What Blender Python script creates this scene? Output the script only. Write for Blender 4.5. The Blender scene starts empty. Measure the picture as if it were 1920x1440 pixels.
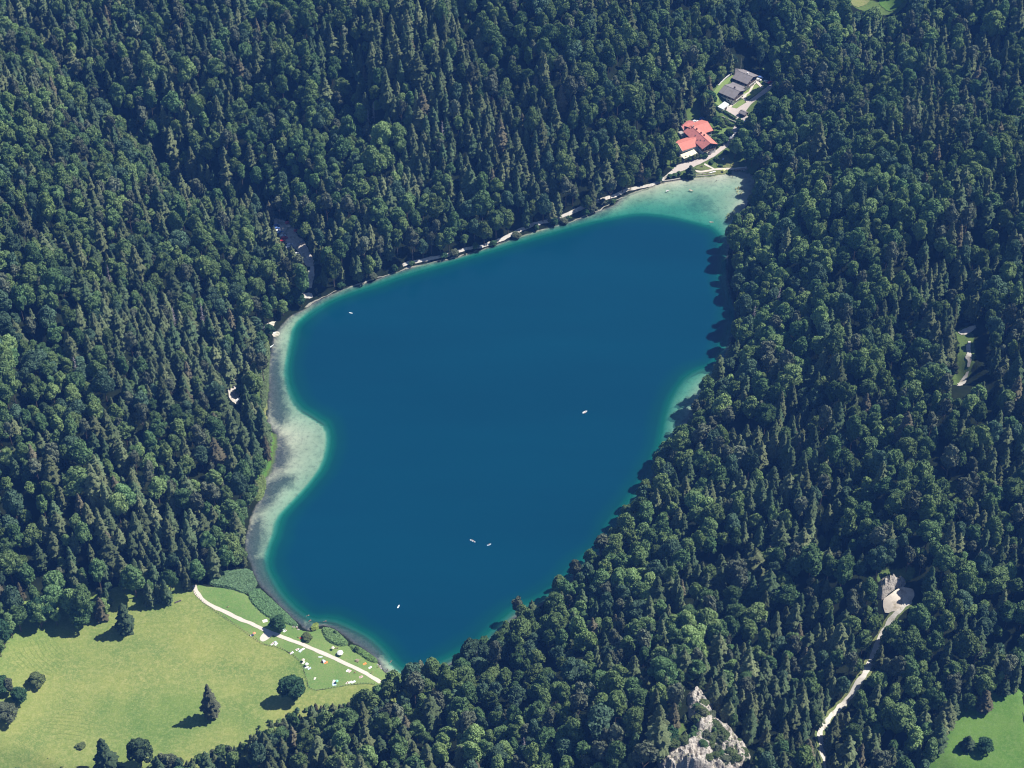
import bpy, bmesh, math, random
import numpy as np
from mathutils import Vector, Matrix, geometry, noise as mnoise
R = math.radians
random.seed(7)
rng = np.random.default_rng(11)
scn = bpy.context.scene
COL = scn.collection

# ------------------------------------------------------------------ camera
CAM_H, PITCH, FPX = 760.0, R(42.0), 3500.0      # focal length in pixels of a 1920 wide frame
cam_d = bpy.data.cameras.new('camera')
cam = bpy.data.objects.new('camera', cam_d)
COL.objects.link(cam)
cam.location = (0, 0, CAM_H)
cam.rotation_euler = (math.pi/2 - PITCH, 0, 0)
cam_d.sensor_width = 36.0
cam_d.lens = FPX/1920*36.0
cam_d.clip_start = 5.0
cam_d.clip_end = 6000.0
scn.camera = cam

# ------------------------------------------------------------------ sky, sun, exposure
SUN_DIR = Vector((0.93, 0.30, 0)).normalized()
SUN_EL = R(52)
world = bpy.data.worlds.new("World")
scn.world = world
world.use_nodes = True
wn = world.node_tree
wn.nodes.clear()
sky = wn.nodes.new('ShaderNodeTexSky')
sky.sky_type = 'NISHITA'
sky.sun_disc = False
sky.sun_elevation = SUN_EL
sky.sun_rotation = math.atan2(SUN_DIR.x, SUN_DIR.y)
sky.altitude = 900
sky.air_density = 1.0
sky.dust_density = 0.6
sky.ozone_density = 2.0
wbg = wn.nodes.new('ShaderNodeBackground')
wbg.inputs[1].default_value = 0.065
wo = wn.nodes.new('ShaderNodeOutputWorld')
wn.links.new(sky.outputs[0], wbg.inputs[0])
wn.links.new(wbg.outputs[0], wo.inputs[0])

sun_d = bpy.data.lights.new('sun', 'SUN')
sun_d.energy = 5.0
sun_d.angle = R(0.5)
sun_d.color = (1.0, 0.95, 0.86)
sun = bpy.data.objects.new('sun', sun_d)
COL.objects.link(sun)
sun.location = (300, 900, 900)
sv = Vector((SUN_DIR.x*math.cos(SUN_EL), SUN_DIR.y*math.cos(SUN_EL), math.sin(SUN_EL)))
sun.rotation_euler = sv.to_track_quat('Z', 'Y').to_euler()

scn.view_settings.view_transform = 'Standard'
scn.view_settings.look = 'None'
scn.view_settings.gamma = 1
scn.view_settings.use_curve_mapping = False
scn.view_settings.exposure = 0.72
scn.render.engine = 'CYCLES'
scn.cycles.max_bounces = 6
scn.cycles.diffuse_bounces = 3
scn.cycles.glossy_bounces = 2
scn.cycles.transparent_max_bounces = 12
scn.cycles.transmission_bounces = 2
scn.cycles.volume_bounces = 0
scn.cycles.use_adaptive_sampling = False
scn.cycles.use_denoising = True
scn.cycles.filter_width = 1.15

# ------------------------------------------------------------------ pixel <-> world
CT, ST = math.cos(PITCH), math.sin(PITCH)
def ray(px, py):
    a = (px-960)/FPX; b = -(py-720)/FPX
    return np.array([a, CT + b*ST, -ST + b*CT])
def unproj(px, py, z=0.0):
    d = ray(px, py)
    t = (z-CAM_H)/d[2]
    return np.array([d[0]*t, d[1]*t, z])
def proj(P):
    P = np.asarray(P, float)
    x, y, z = P[..., 0], P[..., 1], P[..., 2]-CAM_H
    zc = y*CT - z*ST
    u = y*ST + z*CT
    return 960 + FPX*x/zc, 720 - FPX*u/zc, zc

# ------------------------------------------------------------------ numpy noise
_lat = rng.random((256, 256))
def vnoise(x, y):
    xi = np.floor(x).astype(int); yi = np.floor(y).astype(int)
    fx = x-xi; fy = y-yi
    fx = fx*fx*(3-2*fx); fy = fy*fy*(3-2*fy)
    g = lambda a, b: _lat[a % 256, b % 256]
    return (g(xi, yi)*(1-fx)+g(xi+1, yi)*fx)*(1-fy) + (g(xi, yi+1)*(1-fx)+g(xi+1, yi+1)*fx)*fy
def fbm(x, y, o=4):
    s = 0; a = 0.5; t = 0
    for i in range(o):
        s = s + a*vnoise(x*2**i+17.3*i, y*2**i+9.1*i); t += a; a *= 0.5
    return s/t

def poly_sdf(P, poly):
    """signed distance (positive inside) of points P (n,2) to the polygon"""
    P = np.asarray(P, float); poly = np.asarray(poly, float)
    A = poly; B = np.roll(poly, -1, 0)
    out = np.empty(len(P))
    for s in range(0, len(P), 60000):
        p = P[s:s+60000]
        d2 = np.full(len(p), 1e18); ins = np.zeros(len(p), bool)
        for a, b in zip(A, B):
            e = b-a; w = p-a
            t = np.clip((w@e)/max(e@e, 1e-9), 0, 1)
            q = w - t[:, None]*e
            d2 = np.minimum(d2, (q*q).sum(1))
            c = (a[1] > p[:, 1]) != (b[1] > p[:, 1])
            if a[1] != b[1]:
                ins ^= c & (p[:, 0] < (b[0]-a[0])*(p[:, 1]-a[1])/(b[1]-a[1])+a[0])
        out[s:s+60000] = np.where(ins, 1, -1)*np.sqrt(d2)
    return out
def smooth_closed(pts, n=3):
    pts = np.asarray(pts, float)
    for _ in range(n):
        q = 0.75*pts + 0.25*np.roll(pts, -1, 0); r = 0.25*pts + 0.75*np.roll(pts, -1, 0)
        pts = np.stack([q, r], 1).reshape(-1, pts.shape[1])
    return pts
def smooth_open(pts, n=2):
    pts = np.asarray(pts, float)
    for _ in range(n):
        q = 0.75*pts[:-1] + 0.25*pts[1:]; r = 0.25*pts[:-1] + 0.75*pts[1:]
        pts = np.vstack([pts[:1], np.stack([q, r], 1).reshape(-1, pts.shape[1]), pts[-1:]])
    return pts

# ------------------------------------------------------------------ the lake: shore and edge of the shelf
SHORE_L = [(1405,322),(1370,318),(1340,330),(1300,332),(1265,338),(1240,342),(1215,352),(1185,360),(1165,368),(1150,385),(1120,395),
 (1100,405),(1060,418),(1030,425),(1000,435),(960,447),(920,462),(880,475),(845,487),(800,492),(760,505),(740,510),(715,520),(690,530),
 (650,538),(620,552),(590,565),(570,580),(545,590),(530,605),(513,625),(508,650),(501,690),(503,740),(498,770),(501,800),(518,815),
 (515,850),(505,885),(488,905),(490,930),(470,960),(465,985),(457,1010),(458,1040),(470,1060),(475,1075),(480,1092),(500,1112),
 (520,1132),(545,1157),(560,1170),(572,1182),(586,1183),(600,1172),(620,1176),(640,1188),(660,1206),(680,1217),(700,1232),(710,1242),
 (712,1252),(720,1262)]
SHORE_R = [(745,1275),(775,1275),(810,1262),(850,1245),(910,1218),(935,1190),(975,1150),(1020,1135),(1060,1105),(1100,1062),(1140,1030),
 (1158,990),(1190,950),(1215,915),(1240,875),(1265,835),(1295,790),(1325,745),(1348,705),(1360,678),(1372,638),(1384,592),(1372,556),
 (1364,516),(1365,470),(1376,428),(1392,400),(1410,370),(1420,345),(1414,328)]
VIS_R = [(740,1262),(755,1248),(780,1240),(800,1225),(830,1208),(870,1195),(905,1180),(905,1165),(925,1145),(945,1135),(960,1115),(1000,1105),
 (1030,1090),(1050,1065),(1075,1040),(1100,1025),(1120,1000),(1130,975),(1160,950),(1165,925),(1185,905),(1210,880),(1215,845),(1240,825),
 (1260,790),(1280,765),(1305,730),(1320,705),(1340,680),(1345,650),(1360,630),(1362,600),(1374,570),(1362,545),(1357,510),(1358,480),
 (1357,440),(1370,425),(1365,410),(1375,395),(1395,375),(1405,350),(1412,335)]
DROP = [(1352,428),(1300,413),(1250,402),(1200,397),(1150,405),(1100,416),(1050,430),(1000,443),(900,474),(820,496),(740,518),(680,538),
 (620,560),(580,582),(548,608),(540,650),(532,690),(537,730),(555,765),(588,785),(610,800),(613,830),(602,870),(582,900),(555,930),(535,950),
 (517,970),(510,1000),(498,1030),(494,1060),(508,1092),(528,1122),(556,1150),(585,1168),(620,1166),(655,1180),(690,1198),(712,1218),
 (737,1250),(768,1268),(806,1256),(845,1239),(904,1213),(930,1185),(970,1145),(1016,1129),(1055,1100),(1095,1057),(1135,1025),(1152,986),
 (1184,946),(1208,911),(1230,870),(1246,825),(1250,790),(1262,752),(1280,718),(1305,697),(1340,690),(1352,668),(1366,632),(1378,592),(1366,558),(1358,518),(1358,470)]
def wpoly(px, z=0.0, sm=2):
    return smooth_closed([unproj(x, y, z)[:2] for x, y in px], sm)
shore_w = wpoly(SHORE_L+SHORE_R, 0, 1)
drop_w = wpoly(DROP, 0, 1)

# ------------------------------------------------------------------ relief
CTRL_PX = [(900,0,80),(850,250,38),(750,100,62),(750,330,26),(650,400,22),(600,200,45),(550,0,72),(400,100,56),(300,0,64),(0,0,66),
 (190,180,42),(60,250,66),(300,300,26),(160,330,52),(430,400,11),(330,440,36),(520,400,7),(545,450,5),(570,500,4),(0,400,72),(250,450,46),(420,520,20),(0,700,58),
 (250,700,36),(430,680,9),(440,740,5),(0,850,46),(0,1000,32),(250,1000,15),(400,950,7),(420,1050,2.5),(250,1100,5),(60,1120,9),(0,1200,9),
 (1000,100,66),(1000,300,27),(1100,200,44),(1150,60,62),(1200,150,34),(1200,290,9),(1300,50,42),(1300,150,20),(1290,250,4),(1310,270,3.5),(1340,240,4),(1390,150,8),
 (1370,180,6),(1350,200,6),(1395,200,5),(1430,120,9),(1370,262,3),(1340,300,1.2),(1400,300,1.5),(1410,60,24),(1480,60,18),(1560,60,16),(1640,10,18),(1800,0,30),
 (1600,150,16),(1480,180,12),(1450,300,12),(1600,300,26),(1800,250,34),(1900,100,34),
 (1430,420,12),(1500,500,24),(1700,500,40),(1900,500,44),(1480,650,26),(1600,750,32),(1810,650,26),(1900,800,26),(1400,800,16),
 (1500,900,30),(1700,900,30),(1900,950,24),(1300,950,12),(1300,1100,20),(1450,1100,22),(1150,1130,10),(1100,1250,14),(1300,1320,38),(1330,1400,40),(1250,1420,44),
 (1400,1420,32),(1450,1300,20),(1200,1350,30),(1000,1350,18),(1000,1430,24),(850,1350,13),(740,1330,7),(750,1440,14),(600,1400,9),(450,1440,6),
 (1650,1150,18),(1690,1110,20),(1640,1220,16),(1600,1300,14),(1560,1400,12),(1700,1050,32),(1640,1090,30),(1750,1200,16),(1850,1200,14),(1850,1380,5),(1750,1440,5),(1900,1440,4),
 (400,1150,1.2),(500,1190,1.0),(600,1220,1.0),(700,1270,0.9),(300,1250,2),(200,1300,2.5),(400,1350,2.5),(100,1400,3.5),(50,1250,4),(540,1290,1.4),(640,1310,1.6),(560,1340,2.5)]
ctrl = [tuple(unproj(x, y, h)) for x, y, h in CTRL_PX]
for x, y, h in [(-750,850,130),(-700,1200,120),(-700,1700,120),(-250,1750,170),(150,1750,150),(480,1750,50),(750,1500,60),(750,1000,60),(650,650,20),
                (520,350,10),(200,330,60),(-80,330,30),(-450,350,10),(-550,600,60)]:
    ctrl.append((x, y, float(h)))
for i in range(0, len(shore_w), 5):
    ctrl.append((shore_w[i][0], shore_w[i][1], 0.0))
ctrl = np.array(ctrl)
SC = 400.0
def _phi(r2):
    return 0.5*r2*np.log(np.maximum(r2, 1e-12))
_C = ctrl[:, :2]/SC
_n = len(_C)
_K = _phi(((_C[:, None]-_C[None])**2).sum(-1)) + 2e-4*np.eye(_n)
_Pm = np.hstack([np.ones((_n, 1)), _C])
_M = np.vstack([np.hstack([_K, _Pm]), np.hstack([_Pm.T, np.zeros((3, 3))])])
_w = np.linalg.solve(_M, np.concatenate([ctrl[:, 2], np.zeros(3)]))
def tps(P):
    P = np.asarray(P, float)/SC
    out = np.empty(len(P))
    for s in range(0, len(P), 20000):
        p = P[s:s+20000]
        out[s:s+20000] = _phi(((p[:, None]-_C[None])**2).sum(-1))@_w[:_n] + _w[_n] + p@_w[_n+1:]
    return out
FLAT_PX = [[(1330,235),(1440,235),(1475,130),(1400,105),(1330,160)],[(1240,345),(1425,345),(1425,225),(1290,205),(1240,280)],[(500,390),(520,390),(610,500),(570,530),(505,450)],
           [(0,1440),(0,1150),(350,1085),(470,1060),(760,1260),(600,1350),(450,1440)],[(1760,1440),(1920,1440),(1920,1280),(1800,1340)]]
FLAT_W = [wpoly(p, 3, 1) for p in FLAT_PX]
GAPS = [(185,192,24,13),(245,240,15,22),(300,298,18,26),(342,342,14,12),(390,368,26,10),(530,240,30,14),(645,175,22,26),(1385,110,34,20),(1430,70,20,14),(1345,1062,44,18),(1675,715,20,26),
        (160,1075,14,10),(95,1100,14,22),(55,1130,10,18),(300,1085,40,14),(340,985,14,22),(180,780,22,9),(345,480,14,10),(520,385,32,9),(1390,820,22,16),(1580,545,30,12),(1470,680,20,10),(1850,780,14,34),
        (1880,1230,26,22),(1790,700,8,20),(1500,740,14,20),(1300,215,14,20),(75,455,12,12),(980,215,8,10),(1675,1075,14,8),(1560,1010,10,22),(620,185,16,10),(1760,850,14,30),(1180,160,12,16),
        (790,150,14,14),(700,250,20,18),(860,300,14,18),(1060,240,12,16),(1830,470,18,30),(1600,640,12,20),(1450,900,16,26),(1250,1150,12,18),(1640,960,14,22),(120,640,12,20),(230,900,18,16),(20,980,14,20)]
_gw = []
for _x, _y, _rx, _ry in GAPS:
    _z = 0.0
    for _k in range(6): _p = unproj(_x, _y, _z); _z = 0.5*_z + 0.5*max(float(tps(_p[None, :2])[0]), 0)
    _s = 2.6
    _gw.append((_p[0], _p[1], 5+_rx/_s*0.8, 5+_ry/_s/0.62*0.8))
RAVINES = [([(170,170),(245,240),(300,300),(345,345),(395,372),(490,392)], 16, 15), ([(655,120),(640,190),(665,260),(750,330)], 15, 15), ([(1410,40),(1395,110),(1345,150)], 12, 14), ([(1690,620),(1680,720),(1650,820),(1590,920),(1550,1010)], 13, 13),
 ([(1870,400),(1840,500),(1780,570)], 13, 14), ([(1300,1075),(1390,1050),(1480,1000)], 12, 12), ([(40,620),(130,700),(210,790),(330,870)], 11, 14), ([(60,60),(110,130),(170,170)], 10, 14), ([(880,60),(930,150),(990,230),(1060,260)], 10, 12), ([(1480,620),(1520,720),(1500,800)], 11, 12), ([(60,1000),(110,1080),(160,1110)], 7, 11)]
_rv = []
for _l, _dp, _wd in RAVINES:
    _pts = []
    for _x, _y in _l:
        _z = 0.0
        for _k in range(6): _p = unproj(_x, _y, _z); _z = 0.5*_z + 0.5*max(float(tps(_p[None, :2])[0]), 0)
        _pts.append(_p[:2])
    _rv.append((smooth_open(_pts, 2), _dp, _wd))
def line_dist(P, L):
    d2 = np.full(len(P), 1e18)
    for a, b in zip(L[:-1], L[1:]):
        e = b-a; w = P-a; t = np.clip((w@e)/max(e@e, 1e-9), 0, 1); r = w-t[:, None]*e
        d2 = np.minimum(d2, (r*r).sum(1))
    return np.sqrt(d2)
def shelf_k(P):
    """the near shelf is much shallower than the bay"""
    return 0.3 + 0.7*np.maximum(np.clip((P[:, 1]-900)/60, 0, 1), 0.7*np.clip((P[:, 0]-50)/40, 0, 1))
def shelf_depth(ds, dd, k):
    """ds distance inside the shore, dd signed distance inside the drop-off polygon"""
    t = np.clip(ds/np.maximum(ds+np.maximum(-dd, 0), 1e-3), 0, 1)
    shelf = 0.15 + 2.1*t**1.0*k
    return np.where(dd > 0, 0.15 + 2.1*k + np.minimum(dd*1.15, 26), shelf)
def height(P):
    P = np.asarray(P, float)
    h = tps(P)
    ds = poly_sdf(P, shore_w)
    out = -ds
    flat = np.zeros(len(P))
    for fp in FLAT_W:
        flat = np.maximum(flat, np.clip((poly_sdf(P, fp)+12)/12, 0, 1))
    rel = (fbm(P[:, 0]/110, P[:, 1]/110, 3)-0.5)*52 + (np.abs(fbm(P[:, 0]/55+40, P[:, 1]/90, 3)-0.5))*-34 + 4
    for gx_, gy_, ra, rb in _gw:
        rel = rel - 8.0*np.exp(-(((P[:, 0]-gx_)/ra)**2+((P[:, 1]-gy_)/rb)**2))
    for L_, dp_, wd_ in _rv:
        rel = rel - dp_*1.25*np.exp(-(line_dist(P, L_)/wd_)**2)
    amp = np.clip((out-18)/90, 0, 1)*(1-flat)
    h = h + rel*amp
    h = h*np.clip(out/12, 0, 1)**0.7 + np.clip(out, 0, 3)*0.18
    h = np.maximum(h, np.clip(out, 0, 4)*0.16)
    wet = ds > 0
    dep = np.zeros(len(P))
    if wet.any():
        dd = poly_sdf(P[wet], drop_w)
        dep[wet] = shelf_depth(ds[wet], dd, shelf_k(P[wet]))
    edge = np.clip(ds/1.5, 0, 1)
    return np.where(wet, -dep*edge, h), ds

GX0, GX1, GY0, GY1, GS = -760.0, 760.0, 330.0, 1760.0, 2.5
gx = np.arange(GX0, GX1+0.1, GS); gy = np.arange(GY0, GY1+0.1, GS)
NX, NY = len(gx), len(gy)
_gx, _gy = np.meshgrid(gx, gy, indexing='ij')
GP = np.stack([_gx.ravel(), _gy.ravel()], 1)
GH, GDS = height(GP)
GH2 = GH.reshape(NX, NY)
GD2 = GDS.reshape(NX, NY)
def samp(F, x, y):
    u = np.clip((np.asarray(x, float)-GX0)/GS, 0, NX-1.001); v = np.clip((np.asarray(y, float)-GY0)/GS, 0, NY-1.001)
    i = u.astype(int); j = v.astype(int); a = u-i; b = v-j
    return (F[i, j]*(1-a)+F[i+1, j]*a)*(1-b)+(F[i, j+1]*(1-a)+F[i+1, j+1]*a)*b
def hz(x, y):
    return float(samp(GH2, x, y))
def at(px, py, dz=0.0):
    """the point of the ground (or the lake's surface) seen at a pixel"""
    d = ray(px, py)
    t = 300.0; o = np.array([0, 0, CAM_H])
    T = np.arange(500.0, 2600.0, 2.0)
    X = d[0]*T; Y = d[1]*T; Z = CAM_H + d[2]*T
    G = np.maximum(samp(GH2, X, Y), 0)
    k = int(np.argmax(Z < G))
    lo, hi = T[max(k-1, 0)], T[k]
    for _ in range(18):
        m = (lo+hi)/2
        if CAM_H + d[2]*m < max(hz(d[0]*m, d[1]*m), 0): hi = m
        else: lo = m
    return Vector((d[0]*hi, d[1]*hi, CAM_H + d[2]*hi + dz))
def atpoly(pts, sm=0):
    w = np.array([at(x, y)[:2] for x, y in pts])
    return smooth_closed(w, sm) if sm else w

# ------------------------------------------------------------------ node helpers
def new_mat(name):
    m = bpy.data.materials.new(name); m.use_nodes = True
    nt = m.node_tree; nt.nodes.clear()
    out = nt.nodes.new('ShaderNodeOutputMaterial')
    b = nt.nodes.new('ShaderNodeBsdfPrincipled')
    nt.links.new(b.outputs[0], out.inputs[0])
    b.inputs['Roughness'].default_value = 0.9
    b.inputs['Specular IOR Level'].default_value = 0.2
    return m, nt, b, out
def N(nt, t, **kw):
    n = nt.nodes.new(t)
    for k, v in kw.items(): setattr(n, k, v)
    return n
def noise_n(nt, scale, detail=4, vec=None, rough=0.6, dist=0.0):
    n = N(nt, 'ShaderNodeTexNoise')
    n.inputs['Scale'].default_value = scale; n.inputs['Detail'].default_value = detail; n.inputs['Roughness'].default_value = rough
    n.inputs['Distortion'].default_value = dist
    if vec is not None: nt.links.new(vec, n.inputs['Vector'])
    return n.outputs['Fac']
def ramp_n(nt, fac, stops, interp='LINEAR'):
    r = N(nt, 'ShaderNodeValToRGB'); r.color_ramp.interpolation = interp
    el = r.color_ramp.elements
    while len(el) > 1: el.remove(el[-1])
    el[0].position = stops[0][0]; el[0].color = (*stops[0][1], 1)
    for p, c in stops[1:]:
        e = el.new(p); e.color = (*c, 1)
    nt.links.new(fac, r.inputs[0])
    return r.outputs[0]
def mix_n(nt, fac, a, b, mode='MIX'):
    m = N(nt, 'ShaderNodeMix', data_type='RGBA', blend_type=mode)
    for sock, v in ((m.inputs[0], fac), (m.inputs[6], a), (m.inputs[7], b)):
        if isinstance(v, (int, float)): sock.default_value = v
        elif isinstance(v, tuple): sock.default_value = (*v, 1)
        else: nt.links.new(v, sock)
    return m.outputs[2]
def math_n(nt, op, a, b=0.0, clamp=False):
    m = N(nt, 'ShaderNodeMath', operation=op); m.use_clamp = clamp
    for sock, v in ((m.inputs[0], a), (m.inputs[1], b)):
        if isinstance(v, (int, float)): sock.default_value = v
        else: nt.links.new(v, sock)
    return m.outputs[0]
def geo_pos(nt):
    return N(nt, 'ShaderNodeNewGeometry').outputs['Position']
def bump_n(nt, b, h, strength=0.5, dist=0.2):
    n = N(nt, 'ShaderNodeBump'); n.inputs['Strength'].default_value = strength; n.inputs['Distance'].default_value = dist
    nt.links.new(h, n.inputs['Height']); nt.links.new(n.outputs[0], b.inputs['Normal'])
_mc = {}
def flat(name, col, rough=0.8, spec=0.3, var=0.12, scale=3.0, metal=0.0):
    """a plain material with a little procedural wear"""
    if name in _mc: return _mc[name]
    m, nt, b, out = new_mat(name)
    pos = geo_pos(nt)
    f = noise_n(nt, scale, 5, pos)
    lo = tuple(c*(1-var) for c in col); hi = tuple(min(c*(1+var), 1) for c in col)
    c = ramp_n(nt, f, [(0.3, lo), (0.7, hi)])
    nt.links.new(c, b.inputs['Base Color'])
    b.inputs['Roughness'].default_value = rough; b.inputs['Specular IOR Level'].default_value = spec; b.inputs['Metallic'].default_value = metal
    _mc[name] = m
    return m

# ------------------------------------------------------------------ object helpers
def tag(o, label=None, cat=None, group=None, kind=None):
    if label: o['label'] = label
    if cat: o['category'] = cat
    if group: o['group'] = group
    if kind: o['kind'] = kind
    return o
def link(name, mesh, parent=None):
    o = bpy.data.objects.new(name, mesh); COL.objects.link(o)
    if parent is not None: o.parent = parent
    return o
def empty(name, loc, rz=0.0, label=None, cat=None, group=None):
    e = bpy.data.objects.new(name, None); COL.objects.link(e)
    e.location = loc; e.rotation_euler = (0, 0, rz); e.empty_display_size = 0.5
    return tag(e, label, cat, group)
def mesh_np(name, V, F, mat, smooth=False):
    """mesh from arrays; F is an (n,3) or (n,4) array"""
    V = np.ascontiguousarray(V, np.float32); F = np.ascontiguousarray(F, np.int32)
    me = bpy.data.meshes.new(name)
    k = F.shape[1]
    me.vertices.add(len(V)); me.vertices.foreach_set('co', V.ravel())
    me.loops.add(F.size); me.loops.foreach_set('vertex_index', F.ravel())
    me.polygons.add(len(F)); me.polygons.foreach_set('loop_start', np.arange(0, F.size, k, dtype=np.int32))
    me.polygons.foreach_set('use_smooth', np.full(len(F), smooth))
    me.update(calc_edges=True); me.validate()
    if mat: me.materials.append(mat)
    return me
class MB:
    """collects shapes and links them as ONE mesh object"""
    def __init__(s): s.bm = bmesh.new()
    def box(s, c, size, rz=0.0, rx=0.0, ry=0.0, bev=0.0):
        M = Matrix.Translation(c) @ Matrix.Rotation(rz, 4, 'Z') @ Matrix.Rotation(ry, 4, 'Y') @ Matrix.Rotation(rx, 4, 'X') @ Matrix.Diagonal((*size, 1))
        r = bmesh.ops.create_cube(s.bm, size=1, matrix=M)
        if bev:
            ed = list({e for v in r['verts'] for e in v.link_edges})
            bmesh.ops.bevel(s.bm, geom=ed, offset=bev, segments=2, affect='EDGES', profile=0.6)
        return s
    def cyl(s, a, b, r1, r2=None, seg=8):
        a = Vector(a); b = Vector(b); d = b-a
        M = Matrix.Translation((a+b)/2) @ d.to_track_quat('Z', 'Y').to_matrix().to_4x4()
        bmesh.ops.create_cone(s.bm, cap_ends=True, segments=seg, radius1=r1, radius2=r1 if r2 is None else r2, depth=d.length, matrix=M)
        return s
    def sph(s, c, r, sc=(1, 1, 1), sub=2):
        M = Matrix.Translation(c) @ Matrix.Diagonal((*sc, 1))
        bmesh.ops.create_icosphere(s.bm, subdivisions=sub, radius=r, matrix=M)
        return s
    def faces(s, V, F):
        vs = [s.bm.verts.new(v) for v in V]
        for f in F: s.bm.faces.new([vs[i] for i in f])
        return s
    def prism(s, prof, a, b, axis='X'):
        """profile in the plane across the axis, from a to b"""
        V = []
        for t in (a, b):
            for (u, w) in prof: V.append((t, u, w) if axis == 'X' else (u, t, w))
        n = len(prof)
        F = [tuple(range(n))[::-1], tuple(range(n, 2*n))] + [(i, (i+1) % n, n+(i+1) % n, n+i) for i in range(n)]
        return s.faces(V, F)
    def build(s, name, mat, parent=None, smooth=False):
        bmesh.ops.recalc_face_normals(s.bm, faces=s.bm.faces)
        me = bpy.data.meshes.new(name); s.bm.to_mesh(me); s.bm.free()
        if smooth: me.polygons.foreach_set('use_smooth', np.ones(len(me.polygons), bool))
        me.materials.append(mat)
        return link(name, me, parent)
_kids = {}
def copy_tree(o, loc=None, rz=None, sc=None, label=None, group=None, parent=None):
    c = o.copy(); COL.objects.link(c); c.parent = parent
    if loc is not None: c.location = loc
    if rz is not None: c.rotation_euler = (0, 0, rz)
    if sc is not None: c.scale = sc
    if label: c['label'] = label
    if group: c['group'] = group
    for ch in list(o.children):
        copy_tree(ch, parent=c)
    return c

# ------------------------------------------------------------------ ground
def ground_material():
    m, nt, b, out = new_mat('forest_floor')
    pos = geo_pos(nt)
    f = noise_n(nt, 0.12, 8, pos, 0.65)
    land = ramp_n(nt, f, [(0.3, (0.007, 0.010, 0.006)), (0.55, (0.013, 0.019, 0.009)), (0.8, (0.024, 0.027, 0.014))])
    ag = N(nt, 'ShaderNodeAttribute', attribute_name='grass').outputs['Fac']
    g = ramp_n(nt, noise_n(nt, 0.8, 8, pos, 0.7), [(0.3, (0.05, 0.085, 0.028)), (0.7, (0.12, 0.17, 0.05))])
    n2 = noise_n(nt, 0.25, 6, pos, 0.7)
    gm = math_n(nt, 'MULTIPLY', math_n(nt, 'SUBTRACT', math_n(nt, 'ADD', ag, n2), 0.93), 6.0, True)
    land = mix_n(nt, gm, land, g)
    # lake bed: pale marl with weed beds
    aw = N(nt, 'ShaderNodeAttribute', attribute_name='weed').outputs['Fac']
    fb = noise_n(nt, 0.05, 6, pos, 0.6)
    bed = ramp_n(nt, fb, [(0.35, (0.38, 0.34, 0.285)), (0.65, (0.52, 0.465, 0.39))])
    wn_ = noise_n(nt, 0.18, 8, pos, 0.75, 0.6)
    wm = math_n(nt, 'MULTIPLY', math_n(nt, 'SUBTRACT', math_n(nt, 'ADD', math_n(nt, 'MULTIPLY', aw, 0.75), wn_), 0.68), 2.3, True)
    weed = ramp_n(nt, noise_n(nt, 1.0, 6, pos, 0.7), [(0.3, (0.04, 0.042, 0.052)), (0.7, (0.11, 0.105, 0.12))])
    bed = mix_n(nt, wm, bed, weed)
    bed = mix_n(nt, 1.0, bed, ramp_n(nt, noise_n(nt, 0.35, 9, pos, 0.8), [(0.36, (0.62, 0.62, 0.66)), (0.5, (1, 1, 1)), (0.7, (1.08, 1.07, 1.04))]), 'MULTIPLY')
    z = N(nt, 'ShaderNodeSeparateXYZ'); nt.links.new(pos, z.inputs[0])
    zz = math_n(nt, 'ADD', z.outputs[2], math_n(nt, 'MULTIPLY', n2, 0.5))
    mr = N(nt, 'ShaderNodeMapRange'); mr.inputs[1].default_value = 0.06; mr.inputs[2].default_value = 0.26
    nt.links.new(zz, mr.inputs[0])
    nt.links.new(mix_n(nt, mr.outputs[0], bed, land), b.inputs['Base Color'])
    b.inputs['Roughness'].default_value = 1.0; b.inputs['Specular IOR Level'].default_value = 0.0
    return m
idx = np.arange(NX*NY).reshape(NX, NY)
gF = np.stack([idx[:-1, :-1].ravel(), idx[1:, :-1].ravel(), idx[1:, 1:].ravel(), idx[:-1, 1:].ravel()], 1)
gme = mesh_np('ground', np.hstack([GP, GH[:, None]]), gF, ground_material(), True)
WEED_PX = [([(512,645),(500,700),(500,775),(520,800),(540,790),(535,740),(528,690),(522,650)], .95), ([(515,815),(505,890),(530,880),(545,850),(535,820)], .9),
 ([(490,905),(470,965),(500,955),(535,915),(560,895),(530,885)], .85), ([(480,960),(458,1010),(455,1060),(490,1040),(495,990)], 1.05),
 ([(462,1045),(480,1100),(545,1165),(572,1180),(568,1145),(528,1100),(508,1050)], 1.3), ([(600,1165),(660,1205),(712,1240),(722,1215),(700,1185),(640,1163)], 1.3),
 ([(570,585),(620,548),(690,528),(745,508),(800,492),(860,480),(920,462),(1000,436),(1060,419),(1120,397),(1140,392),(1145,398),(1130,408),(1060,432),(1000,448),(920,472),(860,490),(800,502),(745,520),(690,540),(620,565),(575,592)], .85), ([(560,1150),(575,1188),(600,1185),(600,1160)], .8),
 ([(1310,358),(1340,375),(1350,400),(1320,398),(1285,398),(1285,380)], .52), ([(1120,388),(1165,372),(1170,395),(1110,415)], .3)]
weed = np.zeros(len(GP)); grass = np.zeros(len(GP))
wet = GDS > -4
Pw = GP[wet]; ww = np.zeros(len(Pw))
for p, s in WEED_PX:
    d = poly_sdf(Pw, wpoly(p, 0, 2)); ww = np.maximum(ww, s*np.clip((d+6)/10, 0, 1))
weed[wet] = ww
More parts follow.
